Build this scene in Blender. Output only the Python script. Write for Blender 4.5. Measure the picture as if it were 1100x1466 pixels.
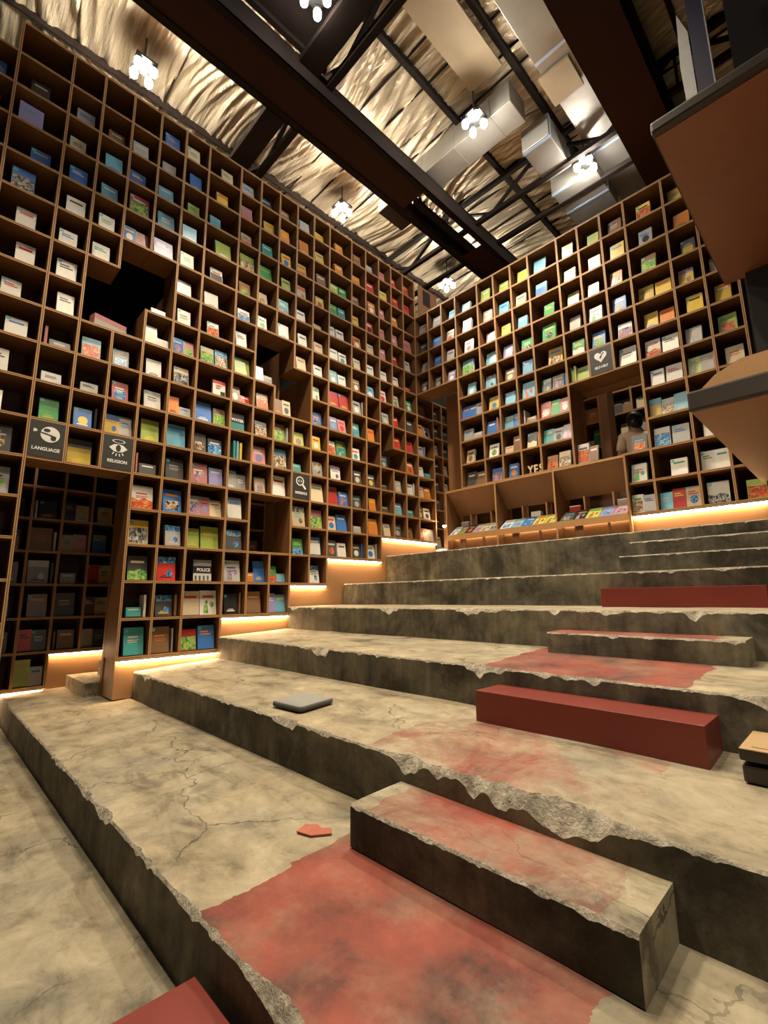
import bpy, bmesh, math, random
from mathutils import Vector, Matrix, noise

# ------------------------------------------------------------------ clean
for o in list(bpy.data.objects):
    bpy.data.objects.remove(o)
SC = bpy.context.scene
COL = SC.collection
rnd = random.Random(11)
ZO = 6.78                       # native heights are measured down from the top of the long bookcase

# ------------------------------------------------------------------ camera (fitted to the shelf grid of the photograph)
YAW, PITCH, ROLL = math.radians(-45.516), math.radians(10.220), math.radians(-0.689)
CAM = Vector((5.0358, -5.7659, -5.5758 + ZO))
fw = Vector((math.sin(YAW)*math.cos(PITCH), math.cos(YAW)*math.cos(PITCH), math.sin(PITCH)))
rt = Vector((math.cos(YAW), -math.sin(YAW), 0)); up = rt.cross(fw)
r2 = rt*math.cos(ROLL) + up*math.sin(ROLL); u2 = -rt*math.sin(ROLL) + up*math.cos(ROLL)
cd = bpy.data.cameras.new('camera'); cam = bpy.data.objects.new('camera', cd); COL.objects.link(cam)
m = Matrix((r2, u2, -fw)).transposed().to_4x4(); m.translation = CAM
cam.matrix_world = m
cd.sensor_fit = 'VERTICAL'; cd.sensor_height = 36.0; cd.lens = 674.208/1466*36.0
cd.clip_start = 0.05; cd.clip_end = 100
SC.camera = cam

# ------------------------------------------------------------------ world, exposure
w = bpy.data.worlds.new('world'); SC.world = w; w.use_nodes = True
bg = w.node_tree.nodes['Background']; bg.inputs[0].default_value = (0.9, 0.75, 0.55, 1); bg.inputs[1].default_value = 0.02
SC.view_settings.view_transform = 'Standard'; SC.view_settings.look = 'None'
SC.view_settings.gamma = 1.0; SC.view_settings.exposure = 0.62; SC.view_settings.use_curve_mapping = False

# ceiling lamps: (x, y, z, spot watts)
LAMP_COL = (1.0, 0.82, 0.58)
LAMPS = [(-0.29, -4.53, 0.70, 40), (-0.27, -1.45, 0.70, 50), (-0.22, 1.30, 0.70, 40),
         (2.22, -1.25, 0.50, 520), (2.96, 0.44, 0.50, 300), (1.80, -3.50, 0.56, 480),
         (3.30, -3.90, 0.90, 420), (5.90, -4.60, -3.20, 120), (1.40, -6.10, 0.90, 520)]  # first and last of this row: unseen fill lamps added for brightness
BULB_STRENGTH = 270
LED_STRENGTH = 60.0
LED_COL = (1.0, 0.66, 0.34)

# ------------------------------------------------------------------ helpers
def link(o, parent=None):
    COL.objects.link(o)
    if parent is not None: o.parent = parent
    return o

class MB:
    """collects shapes into one mesh; every face carries a material slot"""
    def __init__(s): s.v = []; s.f = []; s.m = []; s.smooth = []
    def face(s, pts, mi=0, sm=False):
        b = len(s.v); s.v += [tuple(p) for p in pts]; s.f.append(tuple(range(b, b+len(pts)))); s.m.append(mi); s.smooth.append(sm)
    def box(s, lo, hi, mi=0, M=None):
        x0, y0, z0 = lo; x1, y1, z1 = hi
        p = [(x0,y0,z0),(x1,y0,z0),(x1,y1,z0),(x0,y1,z0),(x0,y0,z1),(x1,y0,z1),(x1,y1,z1),(x0,y1,z1)]
        if M is not None: p = [tuple(M @ Vector(q)) for q in p]
        b = len(s.v); s.v += p
        for f in ((0,3,2,1),(4,5,6,7),(0,1,5,4),(1,2,6,5),(2,3,7,6),(3,0,4,7)):
            s.f.append(tuple(b+i for i in f)); s.m.append(mi); s.smooth.append(False)
    def bar(s, a, b, w, h, mi=0):
        a = Vector(a); b = Vector(b); d = (b-a); L = d.length; d.normalize()
        ref = Vector((0,0,1)) if abs(d.z) < 0.95 else Vector((1,0,0))
        sx = d.cross(ref).normalized(); sz = sx.cross(d).normalized()
        M = Matrix((sx, d, sz)).transposed().to_4x4(); M.translation = a
        s.box((-w/2, 0, -h/2), (w/2, L, h/2), mi, M)
    def prism(s, poly, z0, z1, mi=0, M=None):
        """poly: 2D ccw outline in local XY, extruded along local Z"""
        n = len(poly); p = [(x,y,z0) for x,y in poly] + [(x,y,z1) for x,y in poly]
        if M is not None: p = [tuple(M @ Vector(q)) for q in p]
        b = len(s.v); s.v += p
        s.f.append(tuple(b+i for i in reversed(range(n)))); s.m.append(mi); s.smooth.append(False)
        s.f.append(tuple(b+n+i for i in range(n))); s.m.append(mi); s.smooth.append(False)
        for i in range(n):
            j = (i+1) % n; s.f.append((b+i, b+j, b+n+j, b+n+i)); s.m.append(mi); s.smooth.append(False)
    def tube(s, a, b, r0, r1=None, n=12, mi=0, caps=True):
        r1 = r0 if r1 is None else r1
        a = Vector(a); b = Vector(b); d = (b-a).normalized()
        ref = Vector((0,0,1)) if abs(d.z) < 0.95 else Vector((1,0,0))
        e1 = d.cross(ref).normalized(); e2 = e1.cross(d).normalized()
        base = len(s.v)
        for c, r in ((a, r0), (b, r1)):
            for i in range(n):
                t = 2*math.pi*i/n; s.v.append(tuple(c + e1*(r*math.cos(t)) + e2*(r*math.sin(t))))
        for i in range(n):
            j = (i+1) % n; s.f.append((base+i, base+n+i, base+n+j, base+j)); s.m.append(mi); s.smooth.append(True)
        if caps:
            s.f.append(tuple(base+i for i in range(n))); s.m.append(mi); s.smooth.append(False)
            s.f.append(tuple(base+n+i for i in reversed(range(n)))); s.m.append(mi); s.smooth.append(False)
    def sphere(s, c, r, mi=0, nu=12, nv=8, sc=(1,1,1)):
        base = len(s.v); c = Vector(c)
        for j in range(nv+1):
            ph = math.pi*j/nv
            for i in range(nu):
                t = 2*math.pi*i/nu
                s.v.append((c.x+r*sc[0]*math.sin(ph)*math.cos(t), c.y+r*sc[1]*math.sin(ph)*math.sin(t), c.z+r*sc[2]*math.cos(ph)))
        for j in range(nv):
            for i in range(nu):
                k = (i+1) % nu
                s.f.append((base+j*nu+i, base+(j+1)*nu+i, base+(j+1)*nu+k, base+j*nu+k)); s.m.append(mi); s.smooth.append(True)
    def mesh(s, name, mats):
        me = bpy.data.meshes.new(name); me.from_pydata(s.v, [], s.f)
        for mt in (mats if isinstance(mats, (list, tuple)) else [mats]): me.materials.append(mt)
        for p, mi, sm in zip(me.polygons, s.m, s.smooth): p.material_index = mi; p.use_smooth = sm
        me.update(); return me
    def build(s, name, mats, parent=None, bevel=0.0):
        me = s.mesh(name, mats)
        if bevel > 0:
            bm = bmesh.new(); bm.from_mesh(me); bmesh.ops.remove_doubles(bm, verts=bm.verts, dist=1e-5)
            es = [e for e in bm.edges if len(e.link_faces) == 2 and e.calc_face_angle(0) > 0.5]
            bmesh.ops.bevel(bm, geom=es, offset=bevel, segments=2, affect='EDGES', profile=0.6)
            bm.to_mesh(me); bm.free()
        return link(bpy.data.objects.new(name, me), parent)

def empty(name, loc=(0,0,0), parent=None):
    o = bpy.data.objects.new(name, None); o.location = loc; o.empty_display_size = 0.05
    return link(o, parent)
def tag(o, label=None, cat=None, group=None, kind=None):
    if label: o['label'] = label
    if cat: o['category'] = cat
    if group: o['group'] = group
    if kind: o['kind'] = kind
    return o
def Z(z): return z + ZO

# ------------------------------------------------------------------ materials
MATS = {}
class NT:
    def __init__(s, name):
        s.m = bpy.data.materials.new(name); s.m.use_nodes = True; s.t = s.m.node_tree; s.t.nodes.clear()
        s.out = s.t.nodes.new('ShaderNodeOutputMaterial'); s.b = s.t.nodes.new('ShaderNodeBsdfPrincipled')
        s.t.links.new(s.b.outputs[0], s.out.inputs[0])
    def n(s, kind, **kw):
        nd = s.t.nodes.new(kind)
        for k, v in kw.items():
            if k.startswith('i_'):
                key = k[2:]; key = int(key) if key.isdigit() else key
                nd.inputs[key].default_value = v
            else: setattr(nd, k, v)
        return nd
    def l(s, a, b): s.t.links.new(a, b)
    def coords(s, kind='Object', scale=(1,1,1), rot=(0,0,0)):
        if kind == 'World':
            g = s.n('ShaderNodeNewGeometry'); src = g.outputs['Position']
        else:
            tc = s.n('ShaderNodeTexCoord'); src = tc.outputs[kind]
        mp = s.n('ShaderNodeMapping'); mp.inputs['Scale'].default_value = scale; mp.inputs['Rotation'].default_value = rot
        s.l(src, mp.inputs[0]); return mp.outputs[0]
    def noise(s, vec, scale, detail=4, rough=0.55, dist=0.0):
        nd = s.n('ShaderNodeTexNoise'); nd.inputs['Scale'].default_value = scale; nd.inputs['Detail'].default_value = detail
        nd.inputs['Roughness'].default_value = rough; nd.inputs['Distortion'].default_value = dist
        if vec is not None: s.l(vec, nd.inputs['Vector'])
        return nd.outputs['Fac']
    def ramp(s, fac, stops):
        nd = s.n('ShaderNodeValToRGB'); el = nd.color_ramp.elements
        while len(el) < len(stops): el.new(0.5)
        for e, (p, c) in zip(el, stops): e.position = p; e.color = (c if len(c) == 4 else (*c, 1))
        s.l(fac, nd.inputs[0]); return nd.outputs[0]
    def mix(s, fac, a, b, blend='MIX'):
        nd = s.n('ShaderNodeMix', data_type='RGBA', blend_type=blend)
        for i, x in ((0, fac), (6, a), (7, b)):
            if hasattr(x, 'is_linked') or hasattr(x, 'links'): s.l(x, nd.inputs[i])
            elif i == 0: nd.inputs[0].default_value = x
            else: nd.inputs[i].default_value = (*x, 1) if len(x) == 3 else x
        return nd.outputs[2]
    def math(s, op, a, b=None, clamp=False):
        nd = s.n('ShaderNodeMath', operation=op, use_clamp=clamp)
        for i, x in ((0, a), (1, b)):
            if x is None: continue
            if hasattr(x, 'links'): s.l(x, nd.inputs[i])
            else: nd.inputs[i].default_value = x
        return nd.outputs[0]
    def bump(s, h, strength=0.3, dist=0.01):
        nd = s.n('ShaderNodeBump'); nd.inputs['Strength'].default_value = strength; nd.inputs['Distance'].default_value = dist
        s.l(h, nd.inputs['Height']); s.l(nd.outputs[0], s.b.inputs['Normal'])
    def color(s, c):
        if hasattr(c, 'links'): s.l(c, s.b.inputs['Base Color'])
        else: s.b.inputs['Base Color'].default_value = (*c, 1)
    def set(s, **kw):
        for k, v in kw.items(): s.b.inputs[k.replace('_', ' ')].default_value = v
        return s

def plain(name, c, rough=0.5, metal=0.0, spec=0.5, var=0.12, scale=14, coat=0.0):
    if name in MATS: return MATS[name]
    t = NT(name); v = t.coords('World')
    f = t.noise(v, scale, 5)
    t.color(t.mix(f, tuple(max(0, x*(1-var)) for x in c), tuple(min(1, x*(1+var)) for x in c)))
    t.set(Roughness=rough, Metallic=metal, Specular_IOR_Level=spec, Coat_Weight=coat)
    MATS[name] = t.m; return t.m
def emit(name, c, s):
    t = NT(name); t.b.inputs['Emission Color'].default_value = (*c, 1); t.b.inputs['Emission Strength'].default_value = s
    t.color(c); MATS[name] = t.m; return t.m
def wood(name, c0, c1, axis_scale=(3, 3, 30), rough=0.5):
    t = NT(name); v = t.coords('World', axis_scale)
    f = t.noise(v, 2.2, 6, 0.6, 0.4); g = t.noise(t.coords('World', (1,1,1)), 1.7, 3)
    col = t.mix(f, c0, c1); t.color(t.mix(t.math('MULTIPLY', g, 0.35), col, tuple(x*0.6 for x in c0)))
    t.bump(f, 0.08, 0.004); t.set(Roughness=rough); MATS[name] = t.m; return t.m

WOODV = wood('plywood_upright', (0.160,0.070,0.024), (0.235,0.108,0.038), (22,22,2.2))
WOODH = wood('plywood_shelf', (0.175,0.078,0.027), (0.255,0.118,0.042), (26,2.6,26))
WOODHX = wood('plywood_shelf_across', (0.175,0.078,0.027), (0.255,0.118,0.042), (2.6,26,26))
EDGE = wood('plywood_edge', (0.42,0.228,0.092), (0.54,0.305,0.132), (30,30,30), 0.55)
GAP = plain('plywood_gap', (0.10,0.045,0.018), 0.8)
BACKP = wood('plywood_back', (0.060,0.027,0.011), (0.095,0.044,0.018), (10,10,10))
KICK = wood('plywood_kick', (0.30,0.155,0.068), (0.37,0.20,0.09), (2,2,18), 0.55)
SOFFIT = wood('plywood_soffit', (0.27,0.125,0.050), (0.33,0.16,0.066), (4,4,4), 0.55)
STEEL = plain('painted_steel', (0.014,0.009,0.007), 0.75, spec=0.15)
STEELRED = plain('oxide_red_steel', (0.034,0.014,0.010), 0.75, spec=0.15)
DARK = plain('dark_paint', (0.018,0.014,0.012), 0.8)
CHAR = plain('sign_charcoal', (0.030,0.031,0.028), 0.55, var=0.2)
SIGNW = plain('sign_white', (0.80,0.80,0.78), 0.5, var=0.03)
PAGES = plain('paper_edge', (0.72,0.68,0.58), 0.8, var=0.08, scale=90)
BLACKM = plain('black_metal', (0.02,0.02,0.02), 0.4)
DUCT = plain('duct_metal', (0.36,0.34,0.30), 0.45, 0.6, var=0.15, scale=5)
TAPE = plain('duct_tape', (0.45,0.62,0.85), 0.4, 0.3)
BOARD = plain('tan_board', (0.36,0.27,0.16), 0.7, var=0.15, scale=4)
ALU = plain('aluminium', (0.6,0.58,0.55), 0.35, 0.9)
LED = emit('led_diffuser', LED_COL, LED_STRENGTH)
LEDS = emit('led_diffuser_soft', LED_COL, LED_STRENGTH*0.22)
BULB3 = emit('lamp_bulb_wall_row', (1.0,0.90,0.74), BULB_STRENGTH*2.6)
BULB2 = emit('lamp_bulb_dimmed', (1.0,0.93,0.82), BULB_STRENGTH*0.3)  # same bare bulb with its glow turned down to keep upper shelves dark
BULB = emit('lamp_bulb', (1.0,0.93,0.82), BULB_STRENGTH)
REDPAINT = plain('red_painted_wood', (0.165,0.027,0.018), 0.38, var=0.14, scale=6)
CUSH = plain('grey_fabric', (0.25,0.25,0.235), 0.95, var=0.25, scale=160)
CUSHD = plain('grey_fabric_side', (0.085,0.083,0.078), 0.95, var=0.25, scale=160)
DWOOD = plain('dark_wood_tray', (0.028,0.020,0.015), 0.35, var=0.25, scale=9)
TWOOD = wood('tan_table_top', (0.40,0.27,0.14), (0.50,0.35,0.19), (4,30,4), 0.4)
BAND = wood('dark_edge_band', (0.022,0.014,0.009), (0.034,0.023,0.015), (3,12,3), 0.5)
REDBROWN = wood('red_brown_panel', (0.215,0.075,0.035), (0.27,0.098,0.046), (3,3,3), 0.5)
WALLM = plain('dark_plaster', (0.010,0.008,0.007), 0.95, var=0.2, scale=2)

def concrete(name, red=None, riser=False, pale=0.0):
    """red = (x0, x1, strength): a band of worn red floor paint across the aisle"""
    t = NT(name)
    v = t.coords('World')
    big = t.noise(v, 1.1, 6, 0.62, 0.6); mid = t.noise(v, 4.6, 8, 0.66, 0.5); fine = t.noise(v, 34, 6, 0.7)
    brush = t.noise(t.coords('World', (1.6, 3.2, 2.0), (0, 0, 0.25)), 1.9, 9, 0.68, 0.35)
    base = t.ramp(mid, [(0.30,(0.085,0.075,0.052)),(0.45,(0.235,0.205,0.138)),(0.57,(0.36,0.315,0.215)),(0.75,(0.47,0.43,0.32))])
    warm = t.ramp(big, [(0.40,(0.42,0.34,0.22)),(0.62,(0.27,0.255,0.205))])
    col = t.mix(0.42, base, warm)
    dirt = t.ramp(brush, [(0.33,(0.16,0.145,0.12)),(0.47,(0.80,0.79,0.76)),(0.62,(1,1,1))])
    col = t.mix(0.75, col, dirt, 'MULTIPLY')
    pit = t.ramp(fine, [(0.25,(0.45,0.43,0.40)),(0.42,(1,1,1))])
    col = t.mix(0.55, col, pit, 'MULTIPLY')
    geo = t.n('ShaderNodeNewGeometry'); sep = t.n('ShaderNodeSeparateXYZ'); t.l(geo.outputs['Position'], sep.inputs[0])
    if riser:  # shade from overhead light painted into the riser, along with streaks and stains
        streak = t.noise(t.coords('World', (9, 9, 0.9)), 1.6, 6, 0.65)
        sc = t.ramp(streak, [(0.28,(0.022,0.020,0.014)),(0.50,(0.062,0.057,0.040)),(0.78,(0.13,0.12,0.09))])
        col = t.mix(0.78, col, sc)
        stain = t.ramp(t.noise(v, 2.3, 9, 0.7, 0.4), [(0.40,(0.25,0.24,0.20)),(0.50,(0.8,0.8,0.8)),(0.64,(1.6,1.55,1.4))]); col = t.mix(0.85, col, stain, 'MULTIPLY')
    else:
        vo = t.n('ShaderNodeTexVoronoi', feature='DISTANCE_TO_EDGE'); vo.inputs['Scale'].default_value = 1.15
        dv = t.n('ShaderNodeVectorMath', operation='ADD'); nt = t.n('ShaderNodeTexNoise'); nt.inputs['Scale'].default_value = 2.6; nt.inputs['Detail'].default_value = 7
        t.l(v, nt.inputs['Vector']); sc3 = t.n('ShaderNodeVectorMath', operation='SCALE'); sc3.inputs['Scale'].default_value = 0.55; t.l(nt.outputs['Color'], sc3.inputs[0])
        t.l(v, dv.inputs[0]); t.l(sc3.outputs[0], dv.inputs[1]); t.l(dv.outputs[0], vo.inputs['Vector'])
        gate = t.ramp(t.noise(v, 1.3, 3), [(0.44,(0,0,0)),(0.56,(1,1,1))])
        crack = t.math('MULTIPLY', t.math('LESS_THAN', vo.outputs['Distance'], 0.0045), gate)
        col = t.mix(t.math('MULTIPLY', crack, 0.8), col, (0.05,0.043,0.034))
        pale_m = t.ramp(t.noise(v, 2.2, 9, 0.72, 0.3), [(0.60,(0,0,0)),(0.68,(1,1,1))])
        col = t.mix(t.math('MULTIPLY', pale_m, 0.45), col, (0.56,0.51,0.40))
    if red:
        x0, x1, st = red
        wob = t.math('MULTIPLY', t.math('SUBTRACT', t.noise(v, 5.0, 5), 0.5), 0.16)
        xx = t.math('ADD', sep.outputs[0], wob)
        mk = t.math('MULTIPLY', t.math('GREATER_THAN', xx, x0), t.math('LESS_THAN', xx, x1))
        worn = t.ramp(t.noise(v, 2.4, 8, 0.72, 0.4), [(0.36+(0.10 if st > 0.9 else 0),(1-st,)*3),(0.56+(0.12 if st > 0.9 else 0),(1,1,1))])
        mk = t.math('MULTIPLY', mk, worn)
        rn = t.noise(v, 3.2, 6, 0.66)
        rc = t.ramp(rn, [(0.32,(0.050,0.024,0.018)),(0.46,(0.170,0.042,0.028)),(0.62,(0.250,0.060,0.040)),(0.85,(0.32,0.14,0.095))])
        col = t.mix(mk, col, rc)
    if pale: col = t.mix(pale, col, (0.62,0.58,0.48))
    t.color(col)
    h = t.math('ADD', t.math('MULTIPLY', mid, 0.6), t.math('MULTIPLY', fine, 0.4))
    t.bump(h, 0.35, 0.012); t.set(Roughness=0.72, Specular_IOR_Level=0.35)
    MATS[name] = t.m; return t.m
CONC = concrete('concrete_tread'); CONCR = concrete('concrete_riser_shaded', riser=True)
t = NT('broken_concrete'); v = t.coords('World'); g1 = t.noise(v, 48, 6, 0.7); g2 = t.noise(v, 13, 5, 0.6)
t.color(t.mix(0.6, t.ramp(g1, [(0.30,(0.07,0.06,0.045)),(0.45,(0.30,0.265,0.20)),(0.60,(0.56,0.51,0.41))]), t.ramp(g2, [(0.35,(0.17,0.15,0.11)),(0.60,(0.58,0.53,0.43))])))
t.bump(t.math('ADD', g1, g2), 1.0, 0.02); t.set(Roughness=0.95); CHIP = t.m
CONCRED = concrete('concrete_red', (3.44, 4.46, 0.35)); CONCRED2 = concrete('concrete_red_worn', (3.30, 4.40, 0.97))
CONCRED3 = concrete('concrete_red_pale', (3.36, 4.42, 0.3))
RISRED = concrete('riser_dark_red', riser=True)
CONCB = concrete('block_red_top', (3.60, 4.45, 0.75))

# foil
t = NT('foil_insulation'); v = t.coords('World', (1.0, 11.0, 1.0)); f1 = t.noise(v, 1.9, 7, 0.6, 0.5); f2 = t.noise(t.coords('World'), 26, 6, 0.7, 0.8)
t.color(t.ramp(f1, [(0.30,(0.42,0.34,0.22)),(0.50,(0.62,0.52,0.37)),(0.72,(0.76,0.67,0.52))]))
t.bump(t.math('ADD', f1, t.math('MULTIPLY', f2, 0.20)), 0.7, 0.05); t.set(Roughness=0.33, Metallic=0.6); FOIL = t.m

# book colours
BASE = dict(w=(0.74,0.72,0.66), s=(0.60,0.50,0.33), e=(0.36,0.36,0.35), d=(0.075,0.075,0.075), k=(0.025,0.025,0.028), n=(0.23,0.13,0.07),
            r=(0.50,0.045,0.035), p=(0.52,0.22,0.21), o=(0.62,0.22,0.045), y=(0.66,0.47,0.08), l=(0.40,0.50,0.11), g=(0.07,0.32,0.10),
            t=(0.06,0.30,0.29), c=(0.17,0.44,0.60), b=(0.05,0.17,0.48), v=(0.27,0.25,0.47))
CNAME = dict(w='white', s='cream', e='grey', d='dark grey', k='black', n='brown', r='red', p='pink', o='orange', y='yellow', l='lime green',
             g='green', t='teal', c='light blue', b='blue', v='violet')
COVER = {k: [plain('cover_%s_%d' % (CNAME[k].replace(' ', '_'), i), tuple(min(1, x*q) for x in c), 0.32, var=0.10, scale=30) for i, q in enumerate((0.82, 1.0, 1.15))] for k, c in BASE.items()}
def print_mat(name, cols):
    t = NT(name); tc = t.n('ShaderNodeTexCoord'); oi = t.n('ShaderNodeObjectInfo'); ad = t.n('ShaderNodeVectorMath', operation='ADD')
    sc = t.n('ShaderNodeMath', operation='MULTIPLY'); sc.inputs[1].default_value = 57.0; t.l(oi.outputs['Random'], sc.inputs[0])
    t.l(tc.outputs['Object'], ad.inputs[0]); t.l(sc.outputs[0], ad.inputs[1])
    f = t.noise(ad.outputs[0], 4.2, 7, 0.68, 1.4)
    n = len(cols); t.color(t.ramp(f, [(0.36+0.30*i/(n-1), BASE[c]) for i, c in enumerate(cols)])); t.set(Roughness=0.25, Coat_Weight=0.4); return t.m
PRINTS = [(print_mat('print_grey', 'kdew'), 'd'), (print_mat('print_brown', 'knsw'), 'n'), (print_mat('print_blue', 'kbcw'), 'b'), (print_mat('print_green', 'dgly'), 'g'), (print_mat('print_red', 'nros'), 'r'), (print_mat('print_dusk', 'kvps'), 'v')]
STICK = plain('price_sticker', (0.10,0.50,0.62), 0.4, var=0.03)

# ------------------------------------------------------------------ frames of the two walls: local X = along the wall to the viewer's right, Y = up, Z = out of the wall
FL = Matrix(((0,0,1,0),(1,0,0,0),(0,1,0,0),(0,0,0,1)))          # long bookcase, plane x = 0, u = y
FR = Matrix(((1,0,0,0),(0,0,-1,0),(0,1,0,0),(0,0,0,1)))         # far bookcase, plane y = 0, u = x
H = 0.36; DEP = 0.36; TH = 0.024

UL = {-2: -5.95, -1: -5.66, 0: -5.231, 1: -4.941, 2: -4.650, 3: -4.358, 4: -4.070, 5: -3.781, 6: -3.353, 7: -3.060, 8: -2.769, 9: -2.480,
      10: -2.189, 11: -1.901, 12: -1.466, 13: -1.170, 14: -0.879, 15: -0.592, 16: -0.302, 17: 0.0, 18: 0.425}
UR = {0: 0.0, 1: 0.294, 2: 0.590, 3: 0.879, 4: 1.308, 5: 1.604, 6: 1.898, 7: 2.185, 8: 2.622, 9: 2.913, 10: 3.207, 11: 3.496, 12: 3.924, 13: 4.214, 14: 4.50}

def left_cell(c, r):
    if c < -2 or c > 17 or r < 0: return False
    if c == -2: return 1 <= r < 17
    if c == 17: return 6 <= r < 13
    bot = 17 if c < 6 else 16 if c < 9 else 15 if c < 11 else 14 if c < 14 else 13
    if r >= bot: return False
    if 0 <= c <= 2 and r >= 12: return False
    if c in (2, 3) and r == 5: return False
    if c in (1, 2, 3) and r == 6: return False
    if c in (1, 2) and r == 7: return False
    if c in (7, 8) and r == 6: return False
    if c in (7, 8, 9) and r == 7: return False
    if c in (8, 9) and r == 8: return False
    if c in (7, 8) and r in (12, 13): return False
    if c == 14 and r in (8, 9): return False
    if c == 15 and r == 9: return False
    return True
def right_cell(c, r):
    if c < 0 or c > 13 or r < 2: return False
    if c <= 2: return r <= 5
    if c <= 7: return r <= 10
    if c <= 10:
        if r <= 7: return True
        return c == 10 and r in (11, 12)
    return r <= 12

SHARED = {}
def double_board(kind, L, vertical, depth=DEP):
    """a pair of plywood boards with a dark joint between them, edge to the viewer"""
    key = (kind, round(L, 4), vertical, depth)
    if key in SHARED: return SHARED[key]
    b = MB(); a = TH/2; g = 0.0025
    out = 0.003 if vertical else 0.0
    for s0, s1 in ((-a, -g), (g, a)):
        if vertical:
            b.box((s0, 0, -depth), (s1, L, out-0.002)); b.box((s0, 0, out-0.002), (s1, L, out), 1)
        else:
            b.box((0, s0, -depth), (L, s1, out-0.002)); b.box((0, s0, out-0.002), (L, s1, out), 1)
    if vertical: b.box((-g, 0, -depth), (g, L, -0.004), 2)
    else: b.box((0, -g, -depth), (L, g, -0.004), 2)
    SHARED[key] = b.mesh(kind, [WOODV if vertical else WOODH, EDGE, GAP]); return SHARED[key]

def bookcase(root, F, U, cell, cols, rows, depth=DEP, back=True, hz=H, ztop=0.0):
    cs = sorted(U)
    for i in cs:                                    # uprights, cut where an opening interrupts them
        run = None
        for r in range(rows[0], rows[1]+1):
            on = cell(i-1, r) or cell(i, r)
            if on and run is None: run = r
            if (not on) and run is not None:
                L = (r-run)*hz; me = double_board('divider', L+TH, True, depth)
                o = link(bpy.data.objects.new('divider', me), root)
                o.matrix_local = Matrix.Translation(F @ Vector((U[i], Z(ztop-r*hz)-TH/2, 0))) @ F.to_3x3().to_4x4(); run = None
    for c in cs[:-1]:
        W = U[c+1]-U[c]-TH
        for k in range(rows[0], rows[1]+1):
            if cell(c, k-1) or cell(c, k):
                me = double_board('shelf_board', W, False, depth)
                o = link(bpy.data.objects.new('shelf_board', me), root)
                o.matrix_local = Matrix.Translation(F @ Vector((U[c]+TH/2, Z(ztop-k*hz), 0))) @ F.to_3x3().to_4x4()
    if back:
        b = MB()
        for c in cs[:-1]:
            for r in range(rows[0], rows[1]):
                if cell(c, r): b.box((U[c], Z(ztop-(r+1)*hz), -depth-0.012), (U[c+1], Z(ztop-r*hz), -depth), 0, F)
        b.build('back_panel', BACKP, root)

# ------------------------------------------------------------------ room shell
def shell(name, lo, hi, mat):
    b = MB(); b.box((lo[0], lo[1], Z(lo[2])), (hi[0], hi[1], Z(hi[2]))); return tag(b.build(name, mat), kind='structure')
shell('wall_left', (-2.35, -9.0, -7.3), (-2.2, 4.0, 2.2), WALLM)
shell('light_blocker_1', (-2.2, -8.8, -0.06), (-0.42, 0.4, -0.02), WALLM)  # unseen panel added to keep lamp light out of the bookcase gaps
shell('wall_back', (-2.2, 3.6, -7.3), (7.2, 3.75, 2.2), WALLM)
shell('wall_right', (7.0, -9.0, -7.3), (7.15, 3.6, 2.2), WALLM)
shell('wall_front', (-2.2, -9.0, -7.3), (7.0, -8.85, 2.2), WALLM)

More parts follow.
